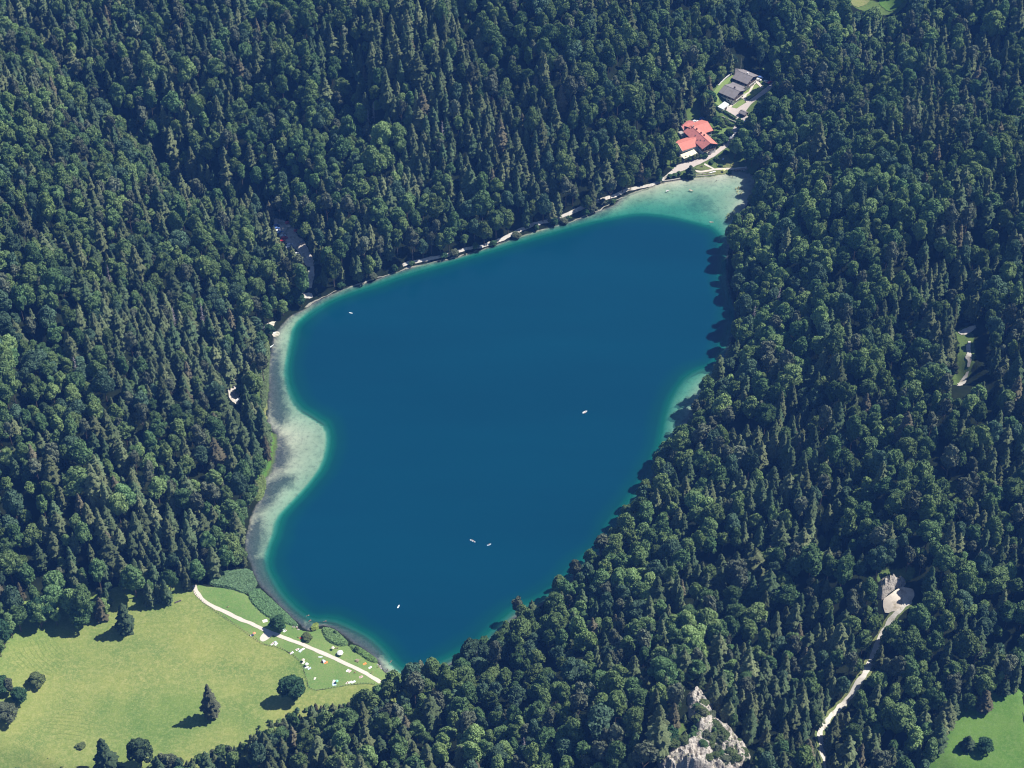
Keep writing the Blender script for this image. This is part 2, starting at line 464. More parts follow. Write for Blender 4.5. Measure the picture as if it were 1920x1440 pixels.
GRASS_PX = [([(500,640),(508,690),(503,740),(498,770),(470,770),(480,700)], .9), ([(520,808),(518,850),(508,890),(488,905),(490,935),(475,900),(490,850),(488,815)], 1.0),
 ([(1590,15),(1600,-10),(1700,-10),(1700,12),(1650,25)], 1.0), ([(1780,725),(1830,690),(1825,610),(1790,615),(1800,660)], .9),
 ([(1645,1095),(1650,1070),(1690,1060),(1720,1070),(1710,1085)], 1.0), ([(1780,900),(1800,905),(1790,930),(1775,925)], .9), ([(1535,1000),(1555,1010),(1545,1030),(1530,1025)], .9),
 ([(1210,1370),(1260,1330),(1300,1390),(1240,1410)], .8),([(1240,340),(1420,335),(1440,260),(1450,130),(1340,150),(1270,215)], .75),([(1420,120),(1540,50),(1550,75),(1440,140)],.8),
 ([(60,800),(80,860),(60,900),(40,840)],.5),([(880,180),(960,230),(1000,240),(980,190)],.6)]
for p, s in GRASS_PX:
    w = atpoly([(x, max(y, -60)) for x, y in p], 1)
    d = poly_sdf(GP, w); grass = np.maximum(grass, s*np.clip((d+3)/5, 0, 1))
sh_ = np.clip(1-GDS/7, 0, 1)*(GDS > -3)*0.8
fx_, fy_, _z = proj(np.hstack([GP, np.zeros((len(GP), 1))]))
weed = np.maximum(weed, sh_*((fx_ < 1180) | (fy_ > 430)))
for nm, arr in (('weed', weed), ('grass', grass)):
    a = gme.attributes.new(nm, 'FLOAT', 'POINT'); a.data.foreach_set('value', arr.astype(np.float32))
tag(link('ground', gme), kind='structure')

# ------------------------------------------------------------------ water
def water_material():
    m = bpy.data.materials.new('lake_water'); m.use_nodes = True
    nt = m.node_tree; nt.nodes.clear()
    out = N(nt, 'ShaderNodeOutputMaterial')
    dep = N(nt, 'ShaderNodeAttribute', attribute_name='depth').outputs['Fac']
    pos = geo_pos(nt)
    dn = math_n(nt, 'MULTIPLY', dep, math_n(nt, 'ADD', math_n(nt, 'MULTIPLY', noise_n(nt, 0.03, 5, pos), 0.7), 0.65))
    col = ramp_n(nt, math_n(nt, 'DIVIDE', dn, 20.0), [(0.0, (0.09, 0.19, 0.16)), (0.10, (0.028, 0.175, 0.14)), (0.20, (0.003, 0.092, 0.074)), (0.42, (0.0011, 0.046, 0.060)), (0.85, (0.0004, 0.036, 0.068))])
    wv = N(nt, 'ShaderNodeMapping'); nt.links.new(pos, wv.inputs[0]); wv.inputs['Scale'].default_value = (0.004, 0.018, 0.01); wv.inputs['Rotation'].default_value = (0, 0, 0.6)
    col = mix_n(nt, 1.0, col, ramp_n(nt, noise_n(nt, 1.0, 5, wv.outputs[0], 0.6), [(0.35, (0.9, 0.93, 0.95)), (0.65, (1.1, 1.08, 1.06))]), 'MULTIPLY')
    body = N(nt, 'ShaderNodeBsdfDiffuse'); nt.links.new(col, body.inputs[0])
    tr = N(nt, 'ShaderNodeBsdfTransparent')
    tcol = ramp_n(nt, math_n(nt, 'DIVIDE', dn, 3.0), [(0.0, (1, 1, 1)), (0.25, (0.74, 0.97, 0.90)), (0.6, (0.42, 0.92, 0.82)), (1.0, (0.22, 0.86, 0.78))])
    nt.links.new(tcol, tr.inputs[0])
    alpha = math_n(nt, 'SUBTRACT', 1.0, math_n(nt, 'POWER', 2.718, math_n(nt, 'MULTIPLY', dn, -0.36)), True)
    mx = N(nt, 'ShaderNodeMixShader')
    nt.links.new(alpha, mx.inputs[0]); nt.links.new(tr.outputs[0], mx.inputs[1]); nt.links.new(body.outputs[0], mx.inputs[2])
    gl = N(nt, 'ShaderNodeBsdfGlossy'); gl.inputs['Roughness'].default_value = 0.12
    rip = noise_n(nt, 0.9, 4, pos)
    bp = N(nt, 'ShaderNodeBump'); bp.inputs['Strength'].default_value = 0.15; bp.inputs['Distance'].default_value = 0.3
    nt.links.new(rip, bp.inputs['Height']); nt.links.new(bp.outputs[0], gl.inputs['Normal'])
    fr = N(nt, 'ShaderNodeFresnel'); fr.inputs[0].default_value = 1.33
    mx2 = N(nt, 'ShaderNodeMixShader')
    nt.links.new(fr.outputs[0], mx2.inputs[0]); nt.links.new(mx.outputs[0], mx2.inputs[1]); nt.links.new(gl.outputs[0], mx2.inputs[2])
    nt.links.new(mx2.outputs[0], out.inputs[0])
    return m
lo = shore_w.min(0)-5; hi_ = shore_w.max(0)+5
wx = np.arange(lo[0], hi_[0], 1.5); wy = np.arange(lo[1], hi_[1], 1.5)
WX, WY = np.meshgrid(wx, wy, indexing='ij')
WP = np.stack([WX.ravel(), WY.ravel()], 1)
wds = poly_sdf(WP, shore_w); wdd = poly_sdf(WP, drop_w)
wdep = np.where(wds > 0, shelf_depth(np.maximum(wds, 0), wdd, shelf_k(WP))*np.clip(wds/1.5, 0, 1), 0)
wi = np.arange(len(WP)).reshape(WX.shape)
wF = np.stack([wi[:-1, :-1].ravel(), wi[1:, :-1].ravel(), wi[1:, 1:].ravel(), wi[:-1, 1:].ravel()], 1)
wF = wF[(wds[wF] > -3).any(1)]
used = np.unique(wF); remap = np.full(len(WP), -1); remap[used] = np.arange(len(used))
wme = mesh_np('lake', np.hstack([WP[used], np.zeros((len(used), 1))]), remap[wF], water_material(), True)
a = wme.attributes.new('depth', 'FLOAT', 'POINT'); a.data.foreach_set('value', wdep[used].astype(np.float32))
tag(link('lake', wme), kind='structure')
# ------------------------------------------------------------------ trees: materials and shapes
def crown_material(name, lo, hi, trans=0.18, spots=None):
    m, nt, b, out = new_mat(name)
    tint = N(nt, 'ShaderNodeAttribute', attribute_type='INSTANCER', attribute_name='tint').outputs['Color']
    pos = geo_pos(nt)
    f = noise_n(nt, 1.1, 3, pos, 0.8)
    c = ramp_n(nt, f, [(0.28, lo), (0.72, hi)])
    c = mix_n(nt, 1.0, c, tint, 'MULTIPLY')
    df = N(nt, 'ShaderNodeBsdfDiffuse'); nt.links.new(c, df.inputs[0])
    tl = N(nt, 'ShaderNodeBsdfTranslucent')
    nt.links.new(mix_n(nt, 1.0, c, (1.1, 1.25, 0.6), 'MULTIPLY'), tl.inputs[0])
    mx = N(nt, 'ShaderNodeMixShader'); mx.inputs[0].default_value = trans
    nt.links.new(df.outputs[0], mx.inputs[1]); nt.links.new(tl.outputs[0], mx.inputs[2])
    nt.links.new(mx.outputs[0], out.inputs[0])
    nt.nodes.remove(b)
    return m
M_LEAF = crown_material('deciduous_leaves', (0.5, 0.5, 0.5), (1.7, 1.7, 1.6), 0.2)
M_NEEDLE = crown_material('conifer_needles', (0.5, 0.5, 0.5), (1.8, 1.75, 1.6), 0.1)
M_BARK = flat('bark', (0.13, 0.10, 0.08), 0.95, 0.1, 0.3, 2.0)
M_SNAG = flat('weathered_dead_wood', (0.36, 0.32, 0.33), 0.95, 0.1, 0.25, 2.0)

def quads(C, Nrm, S, r, aspect=1.0):
    """quads centred on C, facing Nrm, of half size S"""
    n = len(C)
    up = r.normal(size=(n, 3)); t = np.cross(Nrm, up); t /= np.linalg.norm(t, axis=1)[:, None]+1e-9
    b = np.cross(Nrm, t); b /= np.linalg.norm(b, axis=1)[:, None]+1e-9
    s = S[:, None]; q = s*aspect
    V = np.stack([C-t*s-b*q, C+t*s-b*q*0.6, C+t*s*0.7+b*q, C-t*s*0.8+b*q*0.8], 1)
    V += (r.random((n, 4, 3))-0.5)*s[:, :, None]*0.5
    F = np.arange(n*4).reshape(n, 4)
    return V.reshape(-1, 3), F
def ball(c, rad, seg=10, rings=6, r=None):
    V = []; 
    for i in range(rings+1):
        th = math.pi*i/rings
        for j in range(seg):
            ph = 2*math.pi*j/seg
            k = 1 + (r.random()-0.5)*0.2 if r is not None else 1
            V.append((c[0]+rad[0]*k*math.sin(th)*math.cos(ph), c[1]+rad[1]*k*math.sin(th)*math.sin(ph), c[2]+rad[2]*k*math.cos(th)))
    F = [[i*seg+j, (i+1)*seg+j, (i+1)*seg+(j+1) % seg, i*seg+(j+1) % seg] for i in range(rings) for j in range(seg)]
    return np.array(V), np.array(F)
def joinv(parts):
    V = []; F = []; o = 0
    for v, f in parts:
        V.append(v); F.append(f+o); o += len(v)
    return np.vstack(V), np.vstack(F)
def leafy_crown(seed, Rr=4.6, z0=5.0, z1=17.0, nb=26, n=2300, leaf=0.42, blob=(0.26, 0.44), low=-0.35, lean=0.0):
    r = np.random.default_rng(seed)
    zc = z0 + (z1-z0)*0.48; hc = (z1-z0)*0.52
    D = r.normal(size=(nb*3, 3)); D /= np.linalg.norm(D, axis=1)[:, None]
    D = D[D[:, 2] > low][:nb]
    # keep blobs spread out
    br = Rr*r.uniform(blob[0], blob[1], len(D))
    k = r.uniform(0.55, 0.78, len(D))
    ang = np.arctan2(D[:, 1], D[:, 0]); lob = 1 + 0.16*np.sin(ang*2+seed) + 0.12*np.sin(ang*3+seed*1.7)
    prof = (1.0 - 0.22*np.clip(D[:, 2], 0, 1))*lob
    C = np.stack([D[:, 0]*Rr*k*prof, D[:, 1]*Rr*k*prof, zc + D[:, 2]*hc*np.clip(k+0.1, 0, 0.86)], 1)
    C[:, 0] += lean*(C[:, 2]-z0)
    w = br**2; w /= w.sum()
    bi = r.choice(len(D), n*2, p=w)
    d = r.normal(size=(n*2, 3)); d /= np.linalg.norm(d, axis=1)[:, None]
    P = C[bi] + d*br[bi][:, None]*r.uniform(0.82, 1.12, n*2)[:, None]
    inside = ((((P[:, None]-C[None])**2).sum(-1)) < (0.86*br[None])**2).sum(1) > 0
    keep = (~inside) & (d[:, 2] > -0.75)
    P = P[keep][:n]; d = d[keep][:n]
    nr = d + r.normal(size=d.shape)*0.55; nr /= np.linalg.norm(nr, axis=1)[:, None]
    A = quads(P, nr, leaf*r.uniform(0.6, 1.35, len(P)), r)
    B = ball((lean*(zc-z0), 0, zc), (Rr*0.62, Rr*0.62, hc*0.72), 10, 6, r)
    return joinv([A, B])
def spruce_crown(seed, H=24.0, Rr=3.3, z0=1.5, lv=30, droop=0.35, ragged=0.25, dens=1.0):
    r = np.random.default_rng(seed)
    Vs = []; Fs = []; o = 0
    for i in range(lv):
        t = (i+r.uniform(-0.3, 0.3))/lv
        z = z0 + (H-z0)*max(t, 0)**0.92
        rad = Rr*min(1.0, 1.2*(1-max(t, 0))**0.62)*(0.8+0.2*min(1, t*5))*(1+ragged*r.uniform(-1, 0.6)) + 0.15
        nb = max(4, int((5+7*(1-t))*dens))
        a0 = r.uniform(0, 6.28)
        for j in range(nb):
            a = a0 + 2*math.pi*j/nb + r.uniform(-0.25, 0.25)
            L = rad*r.uniform(0.65, 1.12)
            ca, sa = math.cos(a), math.sin(a)
            w = 0.30*L + 0.22
            z1 = z - L*droop*r.uniform(0.7, 1.3); zm = z - L*droop*0.35 + 0.1
            p0 = (0, 0, z+0.25); tip = (ca*L, sa*L, z1)
            ml = (ca*L*0.55 - sa*w, sa*L*0.55 + ca*w, zm-0.35*w); mr = (ca*L*0.55 + sa*w, sa*L*0.55 - ca*w, zm-0.35*w)
            mm = (ca*L*0.6, sa*L*0.6, zm+0.15)
            tl = (ca*L*0.92 - sa*w*0.35, sa*L*0.92 + ca*w*0.35, z1-0.1); tr = (ca*L*0.92 + sa*w*0.35, sa*L*0.92 - ca*w*0.35, z1-0.1)
            hl = (ml[0]*1.02, ml[1]*1.02, ml[2]-0.9*w)
            V = [p0, ml, mm, mr, tl, tip, tr, hl]
            F = [[0, 1, 2, 2], [0, 2, 3, 3], [2, 1, 4, 5], [3, 2, 5, 6], [0, 7, 1, 1]]
            Vs += V; Fs += [[q+o for q in f] for f in F]; o += 8
    V = np.array(Vs); F = np.array(Fs)
    # quads with a repeated corner become triangles later: give them a fourth corner of their own
    extra = []; F2 = F.copy()
    for k in np.nonzero(F[:, 2] == F[:, 3])[0]:
        a_, b_, c_ = V[F[k, 0]], V[F[k, 1]], V[F[k, 2]]
        extra.append((a_+c_)/2 + (r.random(3)-0.5)*0.12); F2[k, 3] = len(V)+len(extra)-1
    V = np.vstack([V, np.array(extra)])
    seg = 7; cv = []; 
    for i, (zz, q) in enumerate([(z0, 0.25), (z0+(H-z0)*0.25, 0.40), (z0+(H-z0)*0.6, 0.22), (H, 0.01)]):
        for j in range(seg): cv.append((Rr*q*math.cos(6.283*j/seg), Rr*q*math.sin(6.283*j/seg), zz))
    cf = [[i*seg+j, i*seg+(j+1) % seg, (i+1)*seg+(j+1) % seg, (i+1)*seg+j] for i in range(3) for j in range(seg)]
    return joinv([(V, F2), (np.array(cv), np.array(cf))])
def trunk_mesh(name, h, r0, r1, limbs=0, seed=0, mat=None, thin=0.35):
    r = random.Random(seed); b = MB()
    b.cyl((0, 0, -1.2), (0, 0, h*0.5), r0, (r0+r1)/2, 7); b.cyl((0, 0, h*0.5), (0, 0, h), (r0+r1)/2, r1, 7)
    for i in range(limbs):
        z = h*r.uniform(0.4, 0.9); a = r.uniform(0, 6.28); L = h*thin*r.uniform(0.5, 1.0)*(1.2-z/h)
        b.cyl((0, 0, z), (math.cos(a)*L, math.sin(a)*L, z+L*0.5), r0*0.35, r0*0.08, 5)
    bmesh.ops.recalc_face_normals(b.bm, faces=b.bm.faces)
    me = bpy.data.meshes.new(name); b.bm.to_mesh(me); b.bm.free(); me.materials.append(mat or M_BARK)
    return me
# kinds: 0-6 broad crowns, 7-8 tall oval crowns, 9-14 spruces, 15 pine
PROTO = []
def add_proto(kind, name, cv, mat, th, tr0, tr1, limbs, Rn, Hn, seed, mtr=None):
    V, F = cv
    PROTO.append(dict(kind=kind, name=name, crown=mesh_np('crown', V, F, mat), trunk=trunk_mesh('trunk', th, tr0, tr1, limbs, seed, mtr), R=Rn, H=Hn))
for i in range(7):
    rr = [4.6, 4.9, 4.3, 4.7, 5.0, 4.5, 4.2][i]; hh = [17, 16.5, 18, 17.5, 17, 18.5, 16][i]
    add_proto('b', 'deciduous_tree', leafy_crown(100+i, rr, 3.5+0.4*(i % 3), hh, (38, 26, 46)[i % 3]+2*(i % 4), 2700, 0.37, ((0.18, 0.33), (0.26, 0.42), (0.15, 0.27))[i % 3]), M_LEAF, 12, 0.32, 0.1, 7, rr, hh, i)
for i in range(2):
    add_proto('b', 'deciduous_tree', leafy_crown(140+i, 3.4, 3.0, 18.5, 26, 1800, 0.38, (0.3, 0.45)), M_LEAF, 13, 0.26, 0.08, 5, 3.4, 18.5, 20+i)
for i in range(6):
    rr = [3.7, 3.4, 4.0, 3.3, 3.6, 3.9][i]; hh = [18.5, 17.5, 19.5, 17, 20, 18][i]
    add_proto('s', 'spruce_tree', spruce_crown(200+i, hh, rr, 1.5+0.5*(i % 3), 24+2*i, [0.35, 0.45, 0.3, 0.5, 0.4, 0.35][i], 0.42+0.08*(i % 3)), M_NEEDLE, hh*0.93, 0.3, 0.04, 0, rr, hh, 30+i)
for i in range(2):
    add_proto('p', 'pine_tree', leafy_crown(160+i, 3.1, 7.5, 19.5, 22, 1500, 0.34, (0.26, 0.42), -0.6), M_NEEDLE, 14, 0.28, 0.1, 7, 3.1, 19.5, 50+i)
KB = list(range(0, 9)); KS = list(range(9, 15)); KP = [15, 16]

# ------------------------------------------------------------------ what must stay open to the view
def band(line, w):
    line = np.asarray(line, float); L = []; Rr = []
    for i, p in enumerate(line):
        d = line[min(i+1, len(line)-1)] - line[max(i-1, 0)]; d = d/max(np.linalg.norm(d), 1e-6); n = np.array([-d[1], d[0]])
        ww = w[i] if hasattr(w, '__len__') else w
        L.append(p+n*ww/2); Rr.append(p-n*ww/2)
    return L+Rr[::-1]
MEADOW_VIS = [(-60,1500),(-60,1260),(0,1250),(15,1208),(38,1186),(100,1178),(118,1182),(180,1168),(205,1152),(225,1132),(262,1128),(292,1141),(322,1132),(345,1118),(362,1106),
 (385,1104),(408,1080),(440,1070),(475,1064),(480,1090),(545,1157),(572,1182),(600,1172),(712,1250),(722,1264),(712,1282),(690,1292),(640,1312),(570,1322),(540,1336),(500,1346),(475,1362),(455,1388),(400,1397),(370,1415),
 (330,1418),(300,1408),(275,1420),(260,1500)]
MEADOW2_VIS = [(1735,1460),(1752,1432),(1775,1405),(1780,1352),(1802,1342),(1850,1322),(1858,1300),(1890,1297),(1990,1290),(1990,1500)]
PATH_MEADOW = [(364,1098),(368,1112),(380,1126),(400,1138),(440,1157),(480,1174),(505,1186),(560,1206),(620,1232),(665,1252),(690,1265),(714,1280)]
TRACK = [(1548,1500),(1550,1440),(1540,1405),(1536,1372),(1560,1338),(1598,1302),(1624,1262),(1638,1225),(1650,1192),(1668,1165),(1688,1143),(1706,1126)]
TURN = [(1655,1135),(1668,1112),(1690,1102),(1708,1106),(1716,1118),(1704,1130),(1690,1138),(1676,1150),(1666,1150)]
LAKE_ROAD = [(1262,322),(1245,334),(1228,346),(1200,352),(1172,356),(1150,370),(1128,374),(1100,386),(1070,400),(1040,412),(1010,418),(985,428),(960,440),(932,453),(905,462),(875,466),(845,478),(815,484),(780,490),(755,497)]
HOTEL_ROAD = [(1262,322),(1290,314),(1312,304),(1335,292),(1352,280),(1366,268),(1371,258),(1376,246),(1386,232),(1400,218)]
UPPER_DRIVE = [(1380,218),(1400,196),(1415,182),(1430,168),(1450,152)]
CAR_PARK = [(512,412),(522,408),(552,425),(556,440),(570,452),(584,478),(592,500),(572,500),(560,468),(540,458),(520,440)]
YARD = [(1262,342),(1240,342),(1250,330),(1280,312),(1275,290),(1268,272),(1272,240),(1285,228),(1330,222),(1345,232),(1345,250),(1372,240),(1372,262),(1352,290),(1370,300),(1400,308),(1402,318),(1360,330)]
HOUSES = [(1338,182),(1358,142),(1374,136),(1378,124),(1420,126),(1424,138),(1452,148),(1452,162),(1432,180),(1416,198),(1400,214),(1388,230),(1356,218),(1338,202)]
ROCK_PX = [(1228,1460),(1240,1412),(1270,1400),(1292,1386),(1300,1365),(1286,1335),(1288,1296),(1308,1290),(1335,1322),(1342,1348),(1372,1372),(1406,1405),(1410,1460)]
CLIFF_PX = [(1640,1106),(1655,1082),(1696,1076),(1700,1092),(1696,1102),(1680,1104),(1668,1112),(1656,1130),(1645,1124)]
BARE_BITS = [[(1790,622),(1828,608),(1832,618),(1806,630)],[(1792,722),(1806,700),(1818,698),(1802,726)],[(1812,640),(1822,640),(1820,690),(1810,690)],[(1892,572),(1906,568),(1906,578),(1893,580)],
 [(1664,764),(1676,758),(1672,772)],[(1416,1096),(1438,1090),(1438,1096),(1420,1102)],[(423,738),(436,711),(447,713),(449,758),(438,758)],[(490,612),(520,600),(514,612),(498,622)],[(508,624),(522,620),(526,630),(512,632)],
 [(1600,-10),(1640,-10),(1612,14),(1596,12)],[(1650,-20),(1700,-20),(1696,6),(1664,22),(1648,10)],[(1575,905),(1582,905),(1580,915),(1573,915)],[(578,500),(592,500),(586,540),(576,540)],[(564,550),(584,548),(586,560),(566,562)]]
KEEP_PX = [VIS_R[:1] + VIS_R[1:] + SHORE_L, MEADOW_VIS, MEADOW2_VIS, CAR_PARK, YARD, HOUSES, ROCK_PX, CLIFF_PX, [(1645,1145),(1650,1110),(1690,1078),(1725,1085),(1728,1130),(1690,1160)],
           band(TRACK, 13), band([(1012,417),(985,428),(960,440),(932,453),(915,458)], 7), band([(845,478),(820,483)], 6), band([(1128,374),(1150,368)],5), band([(1070,400),(1080,395)],5), band(HOTEL_ROAD, 10), band(UPPER_DRIVE, 12)] + BARE_BITS + [[(1784,612),(1848,594),(1850,650),(1846,710),(1815,740),(1782,738),(1796,690),(1804,650)], [(420,742),(436,706),(455,710),(452,768),(432,765)], [(1590,-60),(1712,-60),(1704,16),(1660,30),(1640,14),(1606,22),(1592,14)], [(1534,998),(1556,1006),(1544,1032),(1528,1026)], [(1780,898),(1800,903),(1792,932),(1774,926)], [(1891,567),(1907,567),(1908,580),(1892,582)], [(1661,759),(1677,759),(1678,772),(1662,774)], [(1419,1089),(1435,1089),(1436,1102),(1420,1104)], [(1570,903),(1586,903),(1587,916),(1571,918)], [(1604,811),(1620,811),(1621,824),(1605,826)], [(1362,1118),(1378,1118),(1379,1131),(1363,1133)], [(1737,861),(1753,861),(1754,874),(1738,876)]]
MW, MH = 2120, 1660      # raster with a margin of 100 px round the frame
mask = np.zeros((MH//2, MW//2), bool); mlake = np.zeros_like(mask)
for p in KEEP_PX:
    q = np.array(p, float)
    x0, y0 = np.maximum(q.min(0)-2, [-100, -100]); x1, y1 = np.minimum(q.max(0)+2, [2019, 1559])
    i0, i1 = int((x0+100)//2), int((x1+100)//2)+1; j0, j1 = int((y0+100)//2), int((y1+100)//2)+1
    X, Y = np.meshgrid(np.arange(i0, i1)*2-99.0, np.arange(j0, j1)*2-99.0)
    d = poly_sdf(np.stack([X.ravel(), Y.ravel()], 1), q).reshape(X.shape)
    H_, W_ = mask[j0:j1, i0:i1].shape
    mask[j0:j1, i0:i1] |= d[:H_, :W_] > 0
    if p is KEEP_PX[0]: mlake = mask.copy(); mask[:] = False
mall = mask | mlake
def masked(u, v, mask=None):
    if mask is None: mask = mall
    i = ((u+100)/2).astype(int); j = ((v+100)/2).astype(int)
    ok = (i >= 0) & (i < MW//2) & (j >= 0) & (j < MH//2)
    return mask[np.clip(j, 0, MH//2-1), np.clip(i, 0, MW//2-1)] & ok


# ------------------------------------------------------------------ planting
def plant():
    n = 88000
    y = np.sqrt(rng.uniform(395**2, 1440**2, n)); x = rng.uniform(-1, 1, n)*(0.31*y + 165)
    h0 = samp(GH2, x, y)
    u, v, zc = proj(np.stack([x, y, h0], 1))
    ok = (u > -170) & (u < 2090) & (v > -150) & (v < 1720)
    ds = poly_sdf(np.stack([x, y], 1), shore_w)
    ok &= ds < -2.0
    # spruce share: more on the far slope above the shore and on the left
    sp = fbm(x/70+5, y/70+3, 3)
    share = 0.30 + 0*u
    share += 0.22*np.exp(-(((u-880)/330)**2+((v-330)/190)**2))
    share += 0.15*np.exp(-(((u-250)/260)**2+((v-680)/250)**2))
    share -= 0.22*np.exp(-(((u-300)/300)**2+((v-280)/150)**2))
    share -= 0.22*np.exp(-(((u-1500)/260)**2+((v-250)/220)**2))
    share -= 0.22*np.exp(-(((u-850)/260)**2+((v-1400)/110)**2))
    share += 0.12*np.exp(-(((u-1800)/160)**2+((v-400)/150)**2))
    pr = np.clip(share + (sp-0.5)*2.3, 0.04, 0.93)
    isS = rng.random(n) < pr
    isP = (~isS) & (rng.random(n) < np.where(sp > 0.45, 0.16, 0.05))
    kind = np.where(isS, rng.choice(KS, n), np.where(isP, rng.choice(KP, n), rng.choice(KB, n, p=[.13,.13,.13,.13,.13,.13,.1,.06,.06])))
    Rk = np.array([p['R'] for p in PROTO])[kind]; Hk = np.array([p['H'] for p in PROTO])[kind]
    big = np.clip(rng.normal(1.02, 0.22, n), 0.55, 1.65)
    dens = fbm(x/45+60, y/45+20, 2)
    big *= 0.82+0.36*dens
    far = np.clip((y-900)/500, 0, 1); big *= 1-0.14*far*(u < 700)
    el = rng.uniform(0.84, 1.19, n)
    sxy = big*rng.uniform(0.9, 1.1, n); sz = big*rng.uniform(0.9, 1.16, n)
    # gaps in the canopy
    gap = np.zeros(n, bool)
    for gx_, gy_, rx, ry in GAPS:
        gap |= ((u-gx_)/rx)**2 + ((v-gy_)/ry)**2 < 1.0
    gap |= fbm(x/16+90, y/16+50, 2) > 0.86
    def frac(sxy_, sz_):
        tot = np.zeros(n); tl = np.zeros(n); cnt = 0
        r_ = Rk*sxy_; H_ = Hk*sz_
        lo_ = np.where(isS, 0.08, 0.35)
        for t in (0.0, 0.33, 0.66, 1.0):
            hh = H_*(lo_+(0.97-lo_)*t)
            rr = np.where(isS, r_*(1-0.9*t), r_*(1-0.5*max(t-0.5, 0)*2))*0.8
            uu, vv, _z = proj(np.stack([x, y, h0+hh], 1))
            px = FPX/_z
            for s in (-1, 0, 1):
                tot += masked(uu+s*rr*px, vv, mask); tl += masked(uu+s*rr*px, vv, mlake); cnt += 1
        return np.maximum(tot/cnt*2.0, tl/cnt)
    f1 = frac(sxy, sz)
    small = (f1 > 0.17)
    k = rng.uniform(0.35, 0.55, n)
    sxy2 = np.where(small, sxy*k*1.1, sxy); sz2 = np.where(small, sz*k, sz)
    f2 = frac(sxy2, sz2)
    tiny = small & (f2 > 0.12)
    kt = rng.uniform(0.17, 0.28, n)
    sxy2 = np.where(tiny, sxy*kt*1.35, sxy2); sz2 = np.where(tiny, sz*kt, sz2)
    f3 = frac(sxy2, sz2)
    ok &= ~(tiny & (f3 > 0.12))
    small = small.astype(float) + tiny
    ok &= ~masked(u, v)
    ok &= ~gap
    rad = Rk*sxy2
    order = np.argsort(small.astype(float)*1.0 + rng.random(n)*0.6 - 0.0)
    cell = 6.0; grid = {}; acc = []
    for i in order:
        if not ok[i]: continue
        cx, cy = int(x[i]//cell), int(y[i]//cell); r = rad[i]; xi, yi = x[i], y[i]; good = True
        q = 0.64 if isS[i] else 0.64
        for a in (cx-1, cx, cx+1):
            for b in (cy-1, cy, cy+1):
                for j in grid.get((a, b), ()):
                    dd = (x[j]-xi)**2+(y[j]-yi)**2
                    if dd < (q*(r+rad[j]))**2: good = False; break
                if not good: break
            if not good: break
        if good:
            grid.setdefault((cx, cy), []).append(i); acc.append(i)
    acc = np.array(acc)
    return dict(x=x[acc], y=y[acc], z=h0[acc]-0.2, u=u[acc], v=v[acc], zc=zc[acc], kind=kind[acc], sxy=sxy2[acc], sz=sz2[acc], el=el[acc], S=isS[acc], P=isP[acc], rz=rng.uniform(0, 6.28, len(acc)))
T = plant()
nT = len(T['x'])
print('trees', nT)
# colour of each tree
def tints(x, y, S, P, u, v):
    n = len(x)
    a = rng.normal(1.0, 0.16, n)[:, None]; t = rng.random(n)[:, None]; w = fbm(x/60+3, y/60+8, 2)[:, None]
    B = np.array([0.054, 0.098, 0.044])*(1-t) + np.array([0.108, 0.150, 0.060])*t
    B = B*(0.62+0.92*w)*1.36
    lime = rng.random(n) < 0.05
    B[lime] = np.array([0.12, 0.175, 0.065])
    blue = rng.random(n) < 0.16
    B[blue] = np.array([0.078, 0.13, 0.085])
    t2 = rng.random(n)[:, None]
    Sp = np.array([0.034, 0.058, 0.032])*(1-t2) + np.array([0.072, 0.086, 0.046])*t2
    Sp *= 1.45
    Sp = Sp*(0.75+0.5*w)
    brown = rng.random(n) < 0.035
    Sp[brown] = np.array([0.105, 0.10, 0.068])
    Pn = np.array([0.10, 0.12, 0.083])*(0.8+0.4*t)
    out = np.where(S[:, None], Sp, np.where(P[:, None], Pn, B))*np.clip(a, 0.6, 1.5)
    return out, lime, brown
T['tint'], T['lime'], T['brown'] = tints(T['x'], T['y'], T['S'], T['P'], T['u'], T['v'])

def put_tree(k, loc, rz, sxy, sz, tint, label, cat=None, group=None, el=1.0):
    p = PROTO[k]
    e = empty(p['name'], loc, rz, label, cat or {'b': 'deciduous tree', 's': 'spruce', 'p': 'pine'}[p['kind']], group)
    e.scale = (sxy*el, sxy/el, sz)
    c = link('crown', p['crown'], e); c['tint'] = [float(q) for q in tint]
    link('trunk', p['trunk'], e)
    return e, c
